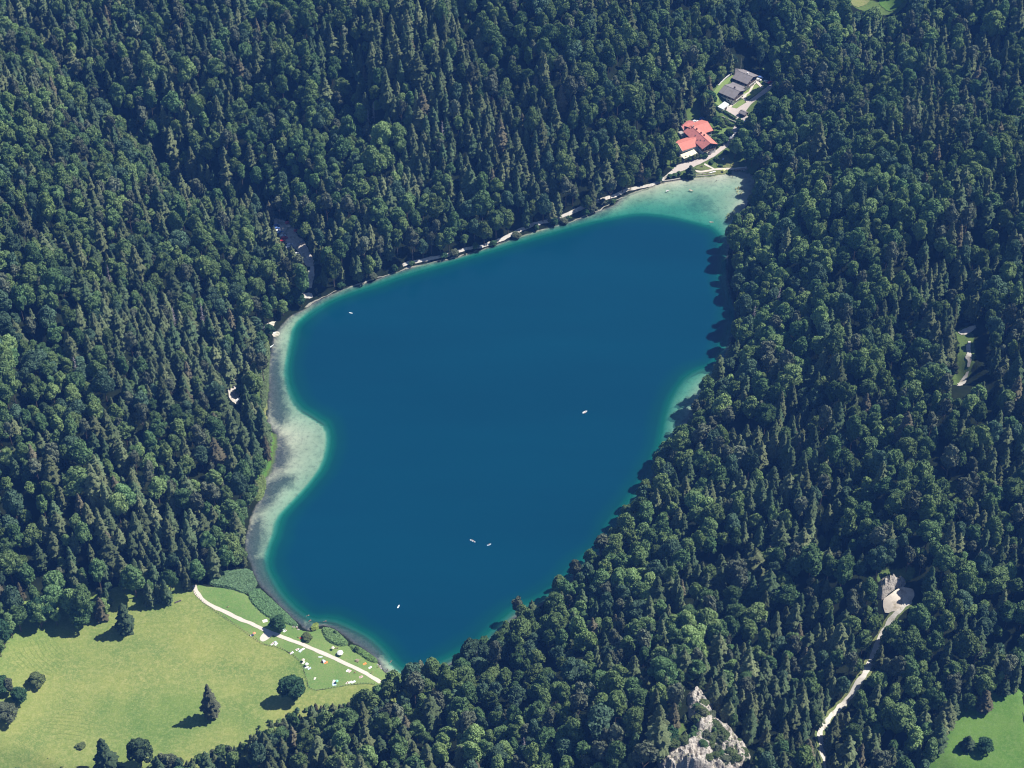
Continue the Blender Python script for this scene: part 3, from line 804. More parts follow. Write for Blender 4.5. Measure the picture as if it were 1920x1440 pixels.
# the largest three hundred of each kind stand as things of their own
inview = (T['u'] > -5) & (T['u'] < 1925) & (T['v'] > -5) & (T['v'] < 1470)
kindn = np.array([PROTO[k]['kind'] for k in T['kind']])
area = np.array([PROTO[k]['R'] for k in T['kind']])*T['sxy']*np.array([PROTO[k]['H'] for k in T['kind']])*T['sz']*(FPX/T['zc'])**2*np.where(T['v'] > 1440, 0.6, 1)
solo = np.zeros(nT, bool)
for kk, lim in (('b', 270), ('s', 270), ('p', 120)):
    c = np.nonzero(inview & (kindn == kk))[0]
    c = c[np.argsort(-area[c])][:lim]; solo[c] = True
LM = [(1330,1385,'limestone outcrop'),(1690,1112,'gravel turnaround'),(1645,1205,'upper bend of the gravel track'),(1600,1300,'middle of the gravel track'),(1543,1395,'lower end of the gravel track'),
 (1850,1370,'lower green meadow'),(1812,660,'hairpin clearing'),(1290,735,'sandy spit'),(1395,380,'shallow bay'),(1310,260,'red-roofed inn'),(1385,150,'grey-roofed houses'),(1000,420,'road along the far shore'),
 (545,445,'car park in the wood'),(510,615,'stony landing'),(440,735,'shaded layby'),(505,850,'bright marsh strip'),(440,1085,'reed bed'),(80,1235,'mown curves in the meadow'),(340,1110,'water trough'),(715,1275,'lower end of the path'),
 (548,1300,'large round meadow tree'),(398,1340,'lone brownish spruce'),(1030,1100,'lower near shore'),(1190,910,'middle of the near shore'),(1365,560,'shaded bend of the shore'),(225,1420,'big spruce at the bottom edge'),
 (1430,1093,'short bare ledge'),(1578,910,'tiny bare patch'),(1669,766,'small bare scree'),(1788,915,'small green glade'),(0,700,'upper left frame edge'),(0,1000,'lower left frame edge'),(1919,960,'right frame edge'),(950,1439,'bottom frame edge'),(1640,8,'far pasture')]
ORD = ['', 'second ', 'third ', 'fourth ', 'fifth ', 'sixth ', 'seventh ', 'eighth ', 'ninth ', 'tenth ', 'eleventh ', 'twelfth ']
def look(i):
    k = int(T['kind'][i]); p = PROTO[k]
    Hh = p['H']*T['sz'][i]; Rh = p['R']*T['sxy'][i]; tn = T['tint'][i].sum()
    if p['kind'] == 's':
        return ('tall ' if Hh > 21 else ('small ' if Hh < 14.5 else ''))+('brownish' if T['brown'][i] else ('dark green' if tn < 0.21 else 'olive green'))+' spruce'
    if p['kind'] == 'p':
        return ('tall ' if Hh > 21 else ('small ' if Hh < 14.5 else ''))+'grey green pine'
    return ('broad ' if Rh > 5.2 else ('small ' if Rh < 3.5 else ''))+('lime green' if T['lime'][i] else ('dark green' if tn < 0.27 else 'light green' if tn > 0.36 else 'mid green'))+(' round-crowned tree' if k < 7 else ' slim oval tree')
LMa = np.array([l[:2] for l in LM], float)
keys = {}; keyof = {}
for i in np.nonzero(inview)[0]:
    u, v = T['u'][i], T['v'][i]-14
    d = np.hypot(LMa[:, 0]-u, LMa[:, 1]-v); j = int(np.argmin(d)); dx, dy = u-LMa[j, 0], v-LMa[j, 1]
    side = ('right of' if dx > 0 else 'left of') if abs(dx) > abs(dy) else ('below' if dy > 0 else 'above')
    if 'frame edge' in LM[j][2]: side = 'to'
    keys.setdefault((look(i), side, LM[j][2]), []).append((d[j], i))
LAB = {}
for (lk, side, lm), v in keys.items():
    v.sort()
    for r_, (d, i) in enumerate(v):
        if r_ < len(ORD) and len(v) > 1: LAB[i] = (f"{lk}, {ORD[r_]}closest {side} the {lm}", None)
        elif len(v) == 1: LAB[i] = (f"{lk}, only one {'near' if side == 'to' else side} the {lm}", None)
        else: LAB[i] = (f"{lk}, among those farther {'from' if side == 'to' else side} the {lm}", f"{lk}s farther {side} the {lm}")
for i in np.nonzero(solo)[0]:
    k = int(T['kind'][i])
    lb, gr = LAB[i]
    put_tree(k, (T['x'][i], T['y'][i], T['z'][i]), T['rz'][i], T['sxy'][i], T['sz'][i], T['tint'][i], lb, None, gr or ('spruces of the nearer woods', 'deciduous trees of the nearer woods', 'pines of the woods')[0 if T['S'][i] else 2 if T['P'][i] else 1], T['el'][i])

def forest(name, kinds, sel, label):
    ids = np.nonzero(sel)[0]
    me = bpy.data.meshes.new(name); me.vertices.add(len(ids))
    P = np.stack([T['x'][ids], T['y'][ids], T['z'][ids]], 1).astype(np.float32)
    me.vertices.foreach_set('co', P.ravel())
    def attr(nm, ty, data, key='value'):
        a = me.attributes.new(nm, ty, 'POINT'); a.data.foreach_set(key, data.ravel())
    attr('pick', 'INT', np.array([kinds.index(int(k)) for k in T['kind'][ids]], np.int32))
    attr('turn', 'FLOAT', T['rz'][ids].astype(np.float32))
    attr('size', 'FLOAT_VECTOR', np.stack([T['sxy'][ids]*T['el'][ids], T['sxy'][ids]/T['el'][ids], T['sz'][ids]], 1).astype(np.float32), 'vector')
    attr('tint', 'FLOAT_VECTOR', T['tint'][ids].astype(np.float32), 'vector')
    ob = link(name, me); tag(ob, label, None, None, 'stuff')
    ng = bpy.data.node_groups.new(name, 'GeometryNodeTree')
    ng.interface.new_socket('Geometry', in_out='INPUT', socket_type='NodeSocketGeometry')
    ng.interface.new_socket('Geometry', in_out='OUTPUT', socket_type='NodeSocketGeometry')
    gi = ng.nodes.new('NodeGroupInput'); go = ng.nodes.new('NodeGroupOutput')
    jn = ng.nodes.new('GeometryNodeJoinGeometry')
    links = []
    for k in kinds:
        j2 = ng.nodes.new('GeometryNodeJoinGeometry')
        for ob_ in PROTO_OBJ[k]:
            oi = ng.nodes.new('GeometryNodeObjectInfo'); oi.inputs['Object'].default_value = ob_; oi.inputs['As Instance'].default_value = False
            oi.transform_space = 'ORIGINAL'
            ng.links.new(oi.outputs['Geometry'], j2.inputs[0])
        gt = ng.nodes.new('GeometryNodeGeometryToInstance'); ng.links.new(j2.outputs[0], gt.inputs[0])
        links.append(gt)
    for gt in reversed(links): ng.links.new(gt.outputs[0], jn.inputs[0])
    ip = ng.nodes.new('GeometryNodeInstanceOnPoints')
    ng.links.new(gi.outputs[0], ip.inputs['Points']); ng.links.new(jn.outputs[0], ip.inputs['Instance'])
    ip.inputs['Pick Instance'].default_value = True
    def na(nm, ty):
        a = ng.nodes.new('GeometryNodeInputNamedAttribute'); a.data_type = ty; a.inputs[0].default_value = nm
        return next(o for o in a.outputs if o.enabled and o.name == 'Attribute')
    ng.links.new(na('pick', 'INT'), ip.inputs['Instance Index'])
    cx = ng.nodes.new('ShaderNodeCombineXYZ'); ng.links.new(na('turn', 'FLOAT'), cx.inputs[2])
    ng.links.new(cx.outputs[0], ip.inputs['Rotation'])
    ng.links.new(na('size', 'FLOAT_VECTOR'), ip.inputs['Scale'])
    ng.links.new(ip.outputs[0], go.inputs[0])
    md = ob.modifiers.new('forest', 'NODES'); md.node_group = ng
    return ob
PROTO_OBJ = {}
for k, p in enumerate(PROTO):
    cr = next((o for o in scn.objects if o.data is p['crown']), None)
    tr = next((o for o in scn.objects if o.data is p['trunk']), None)
    if cr is None:
        i = int(np.nonzero(T['kind'] == k)[0][0])
        e, cr = put_tree(k, (T['x'][i], T['y'][i], T['z'][i]), T['rz'][i], T['sxy'][i], T['sz'][i], T['tint'][i], 'tree standing in the dense wood of the lake slope')
        tr = e.children[1]; solo[i] = True
    PROTO_OBJ[k] = [cr, tr]
forest('deciduous_forest', KB, (~solo) & (kindn == 'b'), 'mixed deciduous trees covering the slopes round the lake')
forest('spruce_forest', KS, (~solo) & (kindn == 's'), 'dark spruces covering the slopes round the lake')
forest('pine_forest', KP, (~solo) & (kindn == 'p'), 'grey green pines scattered through the woods round the lake')
# ------------------------------------------------------------------ surfaces laid on the ground
def inside(P, poly):
    return poly_sdf(P, poly)
def drape(name, wp, mat, off=0.1, step=2.0, wob=0.0, kind='structure', fn=None, thick=None):
    wp = np.asarray(wp, float)
    pts = []
    n = len(wp)
    for i in range(n):
        a, b = wp[i], wp[(i+1) % n]; L = np.linalg.norm(b-a); k = max(1, int(L/step))
        for j in range(k): pts.append(a+(b-a)*j/k)
    pts = np.array(pts)
    if wob:
        pts = pts + np.stack([vnoise(pts[:, 0]/3+5, pts[:, 1]/3)-0.5, vnoise(pts[:, 0]/3+55, pts[:, 1]/3+9)-0.5], 1)*2*wob
    x0, y0 = pts.min(0); x1, y1 = pts.max(0)
    X, Y = np.meshgrid(np.arange(x0, x1, step), np.arange(y0, y1, step), indexing='ij')
    G = np.stack([X.ravel(), Y.ravel()], 1)+rng.uniform(-0.2, 0.2, (X.size, 2))*step
    G = G[inside(G, pts) > step*0.45]
    A = np.vstack([pts, G]); nb = len(pts)
    vs, es, fs, *_ = geometry.delaunay_2d_cdt([Vector(p) for p in A], [], [list(range(nb))], 1, 1e-4)
    V = np.array([(v.x, v.y) for v in vs])
    if fn is None: z = samp(GH2, V[:, 0], V[:, 1])+off
    else: z = fn(V, inside(V, pts))
    me = bpy.data.meshes.new(name)
    me.from_pydata([(a_, b_, c_) for (a_, b_), c_ in zip(V, z)], [], [list(f) for f in fs])
    me.materials.append(mat); me.update()
    me.polygons.foreach_set('use_smooth', np.full(len(me.polygons), fn is None))
    bm = bmesh.new(); bm.from_mesh(me); bmesh.ops.recalc_face_normals(bm, faces=bm.faces)
    if sum(f.normal.z for f in bm.faces) < 0: bmesh.ops.reverse_faces(bm, faces=bm.faces)
    bm.to_mesh(me); bm.free()
    o = link(name, me)
    return tag(o, kind=kind) if kind else o
def line_w(px, sm=2):
    return smooth_open(np.array([at(x, y)[:2] for x, y in px]), sm)

def grass_mat(name, c0, c1, c2, fine=0.6, mow=False, bmp=0.4):
    m, nt, b, out = new_mat(name)
    pos = geo_pos(nt)
    f1 = noise_n(nt, 0.035, 6, pos, 0.65); f2 = noise_n(nt, fine, 8, pos, 0.8)
    c = ramp_n(nt, f1, [(0.35, c0), (0.62, c1)])
    c = mix_n(nt, ramp_n(nt, f2, [(0.46, (0, 0, 0)), (0.66, (1, 1, 1))]), c, c2)
    f4 = noise_n(nt, 0.014, 4, pos, 0.6)
    c = mix_n(nt, 1.0, c, ramp_n(nt, f4, [(0.38, (0.72, 0.86, 0.78)), (0.5, (1, 1, 1)), (0.66, (1.12, 1.04, 1.05))]), 'MULTIPLY')
    f3 = noise_n(nt, 1.6, 4, pos, 0.7)
    c = mix_n(nt, 1.0, c, ramp_n(nt, f3, [(0.3, (0.78, 0.8, 0.78)), (0.7, (1.2, 1.18, 1.15))]), 'MULTIPLY')
    if mow:
        for (cx, cy, rr, s) in mow:
            d = N(nt, 'ShaderNodeVectorMath', operation='DISTANCE'); nt.links.new(pos, d.inputs[0]); d.inputs[1].default_value = (cx, cy, 0)
            dd = math_n(nt, 'ADD', d.outputs['Value'], math_n(nt, 'MULTIPLY', noise_n(nt, 0.08, 3, pos), 6.0))
            w = math_n(nt, 'SINE', math_n(nt, 'MULTIPLY', dd, 6.283/s))
            band_ = ramp_n(nt, w, [(0.55, (1, 1, 1)), (0.95, (0.80, 0.84, 0.80))])
            msk = N(nt, 'ShaderNodeVectorMath', operation='DISTANCE'); nt.links.new(pos, msk.inputs[0]); msk.inputs[1].default_value = rr[:3]
            mk = N(nt, 'ShaderNodeMapRange'); nt.links.new(msk.outputs['Value'], mk.inputs[0]); mk.inputs[1].default_value = rr[3]; mk.inputs[2].default_value = rr[3]*0.6
            c = mix_n(nt, mk.outputs[0], c, mix_n(nt, 1.0, c, band_, 'MULTIPLY'))
    nt.links.new(c, b.inputs['Base Color'])
    bump_n(nt, b, f2, bmp, 0.35)
    b.inputs['Roughness'].default_value = 1.0; b.inputs['Specular IOR Level'].default_value = 0.05
    return m
m1 = at(75, 1235); m2 = at(130, 1360); mc1 = at(230, 1130); mc2 = at(40, 1560)
M_HAY = grass_mat('hay_meadow', (0.125, 0.19, 0.055), (0.20, 0.24, 0.07), (0.28, 0.295, 0.11), 0.55,
    mow=[(mc1.x, mc1.y, (m1.x, m1.y, m1.z, 17.0), 2.3), (mc2.x, mc2.y, (m2.x, m2.y, m2.z, 14.0), 2.6)])
M_LAWN = grass_mat('mown_grass', (0.125, 0.215, 0.065), (0.17, 0.245, 0.075), (0.20, 0.24, 0.095), 0.5, bmp=0.15)
M_GREEN = grass_mat('green_meadow', (0.065, 0.15, 0.028), (0.10, 0.185, 0.04), (0.12, 0.20, 0.06), 0.5)
M_VERGE = grass_mat('verge_grass', (0.09, 0.13, 0.04), (0.15, 0.18, 0.06), (0.24, 0.22, 0.12), 0.9)
def gravel_mat(name, col, var=0.18, dirt_dapple=None):
    m, nt, b, out = new_mat(name)
    pos = geo_pos(nt)
    f = noise_n(nt, 0.5, 8, pos, 0.75)
    c = ramp_n(nt, f, [(0.3, tuple(q*(1-var) for q in col)), (0.7, tuple(min(1, q*(1+var)) for q in col))])
    if dirt_dapple: c = mix_n(nt, ramp_n(nt, noise_n(nt, 0.22, 6, pos, 0.7), [(0.52, (0, 0, 0)), (0.64, (1, 1, 1))]), c, dirt_dapple)
    nt.links.new(c, b.inputs['Base Color']); b.inputs['Specular IOR Level'].default_value = 0.1
    bump_n(nt, b, noise_n(nt, 4.0, 4, pos), 0.3, 0.05)
    return m
M_PATH = gravel_mat('pale_path_gravel', (0.56, 0.50, 0.43), 0.08)
M_TRACK = gravel_mat('track_gravel', (0.50, 0.47, 0.42), 0.2, (0.30, 0.27, 0.21))
M_TURN = gravel_mat('turnaround_gravel', (0.56, 0.50, 0.42), 0.15, (0.36, 0.31, 0.23))
M_ROAD = gravel_mat('worn_asphalt', (0.46, 0.405, 0.37), 0.1)
M_PARK = gravel_mat('car_park_gravel', (0.46, 0.42, 0.37), 0.3, (0.2, 0.2, 0.14))  # pale and dark patches stand in for dappled sunlight on the gravel
M_STONY = gravel_mat('shore_stones', (0.26, 0.25, 0.21), 0.3, (0.09, 0.11, 0.06))
M_BEACH = gravel_mat('shore_gravel', (0.48, 0.45, 0.38), 0.2, (0.22, 0.24, 0.14))

MEADOW_GR = [(-160,1700),(-160,1150),(-60,1130),(60,1120),(130,1130),(200,1110),(270,1085),(345,1090),(366,1098),(368,1110),(400,1141),(470,1190),(490,1207),(525,1214),(548,1226),(566,1244),(574,1268),(580,1297),(620,1291),(680,1281),(712,1286),(745,1290),(790,1300),(700,1345),(600,1380),(520,1420),(480,1520),(420,1700)]
def clampy(p): return [(x, min(max(y, -70), 1620)) for x, y in p]
drape('hay_meadow', atpoly(clampy(MEADOW_GR), 1), M_HAY, 0.30, 3.0, 0.8)
LAWN = [(366,1096),(368,1110),(400,1141),(470,1190),(490,1207),(525,1214),(548,1226),(566,1244),(574,1268),(580,1297),(620,1291),(680,1281),(712,1286),(740,1276),(722,1262),(711,1250),(708,1243),(692,1236),(655,1215),(630,1190),
 (600,1178),(588,1186),(572,1185),(555,1178),(530,1160),(500,1150),(468,1118),(430,1104),(395,1102)]
drape('mown_lawn', atpoly(LAWN, 1), M_LAWN, 0.33, 2.0, 0.4)
drape('lower_meadow', atpoly(clampy([(1700,1620),(1715,1440),(1760,1395),(1765,1340),(1800,1325),(1845,1305),(1850,1285),(1900,1275),(2060,1270),(2060,1620)]), 1), M_GREEN, 0.30, 3.0, 0.5)
def path(name, px, w, mat, off=0.42, step=1.2, wob=0.3):
    l = line_w(px)
    return drape(name, band(l, w), mat, off, step, wob)
path('lakeside_path', PATH_MEADOW, 2.3, M_PATH)
drape('path_bay', atpoly([(497,1184),(486,1197),(489,1203),(496,1204),(512,1192),(516,1187)], 2), M_PATH, 0.38, 1.0)
path('forest_track', TRACK, [2.7+0.6*math.sin(i*1.7) for i in range(200)], M_TRACK, 0.35, 1.2, 0.5)
drape('track_turnaround', atpoly(TURN, 1), M_TURN, 0.40, 1.0, 1.3)
path('track_verge', TRACK, 5.0, M_VERGE, 0.18, 2.0, 0.8)
path('shore_road', LAKE_ROAD, 2.3, M_TRACK, 0.30, 1.2, 0.4)
path('inn_road', HOTEL_ROAD, 3.6, M_ROAD, 0.26, 1.2)
drape('upper_drive', atpoly([(1355.8,206),(1369,201),(1381,204),(1400,192),(1414,182),(1445,158),(1456,152),(1450,165),(1440,172),(1420,186),(1408,196),(1396,212),(1381,224)], 0), M_ROAD, 0.26, 1.5)
drape('inn_lawn', atpoly([(1337,249),(1343,242),(1352,237),(1363,240),(1362,250),(1352,254),(1340,254)], 1), M_LAWN, 0.2, 1.5)
drape('house_lawn', atpoly([(1390,177),(1418,158),(1431,168),(1403,187)]), M_LAWN, 0.2, 1.5)
drape('small_house_lawn', atpoly([(1370.5,201),(1391,186),(1399,191.5),(1385,202),(1379,204)], 1), M_LAWN, 0.29, 1.5)
drape('house_path', atpoly([(1366,200.5),(1388,182),(1404,172),(1412,154),(1420,150),(1432,164),(1429,166),(1418,156),(1414,160),(1408,172),(1400,178),(1398,186),(1404,190),(1400,192),(1391,184),(1369,203)]), M_PATH, 0.23, 1.2)
drape('garden_lawn', atpoly([(1336,190),(1340,165),(1368,143),(1378,140),(1362,160),(1346,186),(1352,197),(1344,200)], 1), M_LAWN, 0.2, 1.5)
drape('bathing_lawn', atpoly([(1341,312),(1349,296),(1362,288),(1370,302),(1387,306),(1384,315),(1360,315)], 1), M_VERGE, 0.2, 1.5)
drape('oval_lawn', atpoly([(1300,317),(1314,309),(1330,312),(1337,317),(1320,320)], 2), M_VERGE, 0.32, 1.0)
drape('shore_lawn', atpoly([(1302,324),(1320,322),(1340,318),(1372,318),(1366,326),(1340,328),(1318,330),(1300,332)], 1), M_VERGE, 0.2, 1.2)
path('loop_path', [(1296,318),(1308,323),(1324,322),(1338,318),(1322,309),(1338,317),(1360,317.5),(1384,316),(1400,314)][0:4]+[(1360,317.5),(1384,316),(1400,314)], 1.8, M_PATH, 0.36, 1.0)
path('spur_path', [(1320,308),(1330,313),(1338,317.5)], 1.6, M_PATH, 0.38, 1.0)
drape('terrace_paving', atpoly([(1262,318),(1275,300),(1272,286),(1284,278),(1312,292),(1330,276),(1344,276),(1326,292),(1300,305),(1280,314)]), M_ROAD, 0.15, 1.5)
drape('car_park', atpoly(CAR_PARK, 1), M_PARK, 0.2, 1.5, 0.5)
for nm, bit, mt in zip(['ridge_scree','slope_scree','upper_hairpin','lower_hairpin','hairpin_bend','track_glimpse','bare_scree','bare_ledge','shore_layby','bathing_spot','landing_spot','far_track','far_pasture','bare_earth','access_road','road_glimpse'], [[(1605,812),(1618,810),(1620,822),(1608,826)],[(1365,1118),(1376,1116),(1374,1134),(1366,1132)]]+BARE_BITS,
                       [M_TURN]*2+[M_TRACK]*4+[M_TRACK]*2+[M_PARK]+[M_BEACH]*2+[M_VERGE, M_GREEN]+[M_TRACK]*3):
    drape(nm, atpoly([(x, max(y, -70)) for x, y in bit], 1), mt, 0.35, 1.2, 0.9)
path('stony_shore', [(572,576),(620,548),(690,528),(745,508),(800,494),(860,482),(920,463),(1000,436),(1060,419),(1120,397),(1160,372),(1230,348)], [0.5+1.0*max(0, math.sin(i*0.9)) for i in range(200)], M_STONY, 0.10, 1.2, 0.6)
path('marsh_strip', [(503,640),(497,700),(497,760),(497,790)], 2.0, M_VERGE, 0.12, 1.5, 1.0)
drape('marsh_grass', atpoly([(500,800),(514,815),(513,850),(504,884),(489,904),(488,930),(478,935),(484,900),(488,860),(486,820)], 1), M_GREEN, 0.18, 1.5, 0.8)

# ------------------------------------------------------------------ rock
def rock_mat(name):
    m, nt, b, out = new_mat(name)
    pos = geo_pos(nt)
    f = noise_n(nt, 0.35, 9, pos, 0.7)
    c = ramp_n(nt, f, [(0.3, (0.24, 0.23, 0.215)), (0.5, (0.46, 0.42, 0.37)), (0.72, (0.62, 0.56, 0.47))])
    vo = N(nt, 'ShaderNodeTexVoronoi', feature='DISTANCE_TO_EDGE'); vo.inputs['Scale'].default_value = 0.32
    nv = N(nt, 'ShaderNodeVectorMath', operation='ADD'); nt.links.new(pos, nv.inputs[0])
    nn = N(nt, 'ShaderNodeTexNoise'); nn.inputs['Scale'].default_value = 0.3; nt.links.new(pos, nn.inputs['Vector'])
    sc_ = N(nt, 'ShaderNodeVectorMath', operation='SCALE'); nt.links.new(nn.outputs['Color'], sc_.inputs[0]); sc_.inputs['Scale'].default_value = 5.0
    nt.links.new(sc_.outputs[0], nv.inputs[1]); nt.links.new(nv.outputs[0], vo.inputs['Vector'])
    c = mix_n(nt, ramp_n(nt, vo.outputs[0], [(0.0, (1, 1, 1)), (0.05, (0, 0, 0))]), c, (0.13, 0.12, 0.11))
    g = noise_n(nt, 0.12, 7, pos, 0.7)
    nz = N(nt, 'ShaderNodeSeparateXYZ'); nt.links.new(N(nt, 'ShaderNodeNewGeometry').outputs['Normal'], nz.inputs[0])
    gm = math_n(nt, 'MULTIPLY', math_n(nt, 'SUBTRACT', math_n(nt, 'ADD', g, math_n(nt, 'MULTIPLY', nz.outputs[2], 0.3)), 0.74), 7.0, True)
    c = mix_n(nt, gm, c, (0.12, 0.13, 0.05))
    nt.links.new(c, b.inputs['Base Color']); b.inputs['Specular IOR Level'].default_value = 0.1
    bump_n(nt, b, noise_n(nt, 0.9, 9, pos, 0.75), 0.9, 0.8)
    return m
M_ROCK = rock_mat('limestone')
def crag(V, d, amp, s):
    x, y = V[:, 0], V[:, 1]
    a = 1-np.abs(2*fbm(x/(9*s)+3, y/(9*s)+7, 4)-1)
    b = 1-np.abs(2*fbm(x/(3.5*s)+33, y/(5*s)+17, 3)-1)
    t = np.clip(d/3.0, 0, 1)*(0.55+0.9*fbm(x/12+80, y/12+4, 2))
    st = np.floor(fbm(x/(14*s), y/(6*s), 2)*6)/6
    return samp(GH2, x, y) - 0.6 + t*(0.9 + amp*(a**2*0.9 + b**2*0.8 + st*0.9))
rk = drape('rock_outcrop', atpoly(clampy(ROCK_PX), 1), M_ROCK, step=0.8, wob=1.2, kind=None, fn=lambda V, d: crag(V, d, 3.4, 0.8))
tag(rk, 'craggy pale limestone outcrop with shrubs between dark trees at the bottom edge', 'rock outcrop')
rk2 = drape('rock_outcrop', atpoly(CLIFF_PX, 1), M_ROCK, step=0.7, wob=0.6, kind=None, fn=lambda V, d: crag(V, d, 3.2, 0.7))
tag(rk2, 'pale rock face cut into the bank above the gravel turnaround', 'rock face')

# ------------------------------------------------------------------ single trees and bushes
def tree_at(px, py, k, sxy, sz, tint, label, cat=None, name=None, group=None, rz=None):
    p = at(px, py); q = PROTO[k]
    e, c = put_tree(k, (p.x, p.y, p.z-(2.3*sz if k < 9 else 0.2)), random.uniform(0, 6.28) if rz is None else rz, sxy, sz, tint, label, cat, group)
    if name: e.name = name
    return e
DG = (0.045, 0.095, 0.05); MG = (0.075, 0.135, 0.06); SG = (0.045, 0.07, 0.042); BR = (0.09, 0.086, 0.058); YG = (0.17, 0.23, 0.07); OL = (0.11, 0.14, 0.065); GR = (0.10, 0.12, 0.08)
tree_at(398, 1346, 11, 1.15, 1.4, (0.075, 0.085, 0.058), 'tall brownish spruce standing alone on the hay meadow, casting a long shadow', 'spruce')
tree_at(548, 1312, 3, 1.45, 1.12, DG, 'large round dark tree on the lawn edge below the picnic blankets', 'deciduous tree')
tree_at(238, 1184, 9, 1.4, 1.25, SG, 'dark spruce standing clear of the wood at the upper edge of the hay meadow', 'spruce')
tree_at(523, 1180, 0, 1.08, 0.62, DG, 'round dark tree beside the bay in the lakeside path', 'deciduous tree')
tree_at(193, 1160, 10, 1.1, 1.0, BR, 'slender spruce at the wood edge beside the bushy rounded tree', 'spruce')
tree_at(160, 1172, 4, 1.35, 1.1, MG, 'bushy rounded green tree at the wood edge above the mown curves', 'deciduous tree')
tree_at(80, 1172, 2, 1.6, 1.35, DG, 'very tall broad dark tree at the back of the hay meadow', 'deciduous tree')
tree_at(10, 1215, 5, 1.4, 1.35, DG, 'tall dark tree cut by the frame beside the hay meadow', 'deciduous tree')
tree_at(70, 1284, 4, 0.85, 0.5, OL, 'small roundish bushy tree on the hay meadow beside the dark clump', 'deciduous tree')
tree_at(40, 1318, 3, 1.0, 0.7, DG, 'dark rounded tree forming the middle of the meadow clump', 'deciduous tree')
tree_at(20, 1300, 0, 0.7, 0.75, GR, 'greyish pine at the back of the meadow clump', 'pine')
tree_at(12, 1352, 4, 1.15, 0.8, GR, 'wide brownish grey pine at the front of the meadow clump', 'pine')
tree_at(2, 1300, 4, 1.1, 0.8, DG, 'dark tree at the very frame edge behind the meadow clump', 'deciduous tree')
tree_at(205, 1456, 13, 1.6, 1.55, SG, 'big dark conical spruce at the bottom edge of the hay meadow', 'spruce')
tree_at(266, 1436, 4, 1.2, 1.3, (0.055, 0.085, 0.05), 'wide grey green tree beside the big spruce at the bottom edge', 'pine')
tree_at(322, 1444, 6, 1.1, 0.8, GR, 'low rounded grey green tree beside the wide grey green tree at the bottom', 'deciduous tree')
tree_at(33, 1470, 1, 1.0, 0.7, DG, 'crown just showing over the bottom edge of the hay meadow', 'deciduous tree')
tree_at(1812, 1404, 12, 1.1, 0.62, SG, 'small conical spruce alone on the lower green meadow', 'spruce')
tree_at(1845, 1408, 1, 0.9, 0.6, DG, 'squat dark tree beside the small spruce on the lower green meadow', 'deciduous tree')
tree_at(1880, 1302, 14, 0.9, 0.7, SG, 'small spruce at the upper edge of the lower green meadow', 'spruce')
tree_at(1842, 1330, 9, 1.2, 0.85, BR, 'brownish spruce at the corner of the lower green meadow', 'spruce')
for i, (x, y) in enumerate([(458,975),(450,990),(446,1006),(443,1022),(445,1040),(450,1055),(467,952),(475,938),(436,1050),(438,990),(452,965),(430,1030),(441,1062)]):
    tree_at(x, y, [0, 3, 5, 2][i % 4], 0.8+0.1*(i % 3), 0.62+0.06*(i % 4), [(0.10, 0.16, 0.075), (0.075, 0.135, 0.06), (0.12, 0.175, 0.08)][i % 3], 'light green rounded tree lining the shore above the reed bed, '+['fourth','sixth','eighth','tenth','twelfth','thirteenth','second','first','eleventh','fifth','third','ninth','seventh'][i]+' down from the marsh', 'deciduous tree', group='light green trees lining the near shore')
tree_at(602, 492, 14, 0.75, 0.8, (0.08, 0.10, 0.05), 'small pale spruce standing beside the shaded car park', 'spruce')
# inn and houses
def bush(px, py, r, h, tint, label, name='bush', k=0, cat='bush', group=None):
    p = at(px, py); q = PROTO[k]
    c = link(name, q['crown']); 
    zlow = {0: 3.5, 1: 3.9, 2: 4.3, 3: 3.5, 4: 3.9, 5: 4.3, 6: 3.5}.get(k, 3.5)
    sz = h/(q['H']-zlow+0.8); s = r/q['R']
    c.location = (p.x, p.y, p.z - zlow*sz - 0.15); c.scale = (s, s, sz); c.rotation_euler = (0, 0, random.uniform(0, 6.28))
    c['tint'] = [float(t) for t in tint]
    return tag(c, label, cat, group)
bush(1366, 256, 3.4, 6.2, (0.036, 0.07, 0.032), 'round clipped dark tree on the lawn beside the inn', 'clipped_tree', cat='tree')
tree_at(1294, 331, 12, 1.25, 0.58, SG, 'dark conical spruce on the shore in front of the terrace', 'spruce')
tree_at(1385, 244, 2, 0.9, 0.62, MG, 'bushy tree between the clipped round tree and the steps', 'deciduous tree')
tree_at(1340, 241, 5, 0.85, 0.62, DG, 'dark tree against the rear wing of the inn', 'deciduous tree')
tree_at(1327, 202, 3, 1.25, 0.95, DG, 'large dark rounded tree behind the inn', 'deciduous tree')
tree_at(1346, 276, 6, 0.8, 0.5, MG, 'bushy tree by the gable of the inn', 'deciduous tree')
tree_at(1354, 268, 1, 0.75, 0.5, MG, 'bushy tree in the hedge loop beside the inn', 'deciduous tree')
tree_at(1410, 262, 0, 1.2, 0.9, DG, 'broad dark tree overhanging the bend of the inn road', 'deciduous tree')
tree_at(1400, 284, 4, 1.2, 0.9, DG, 'broad dark tree shading the bathing lawn', 'deciduous tree')
tree_at(1420, 306, 5, 1.1, 0.85, DG, 'dark tree beside the landward end of the jetty', 'deciduous tree')
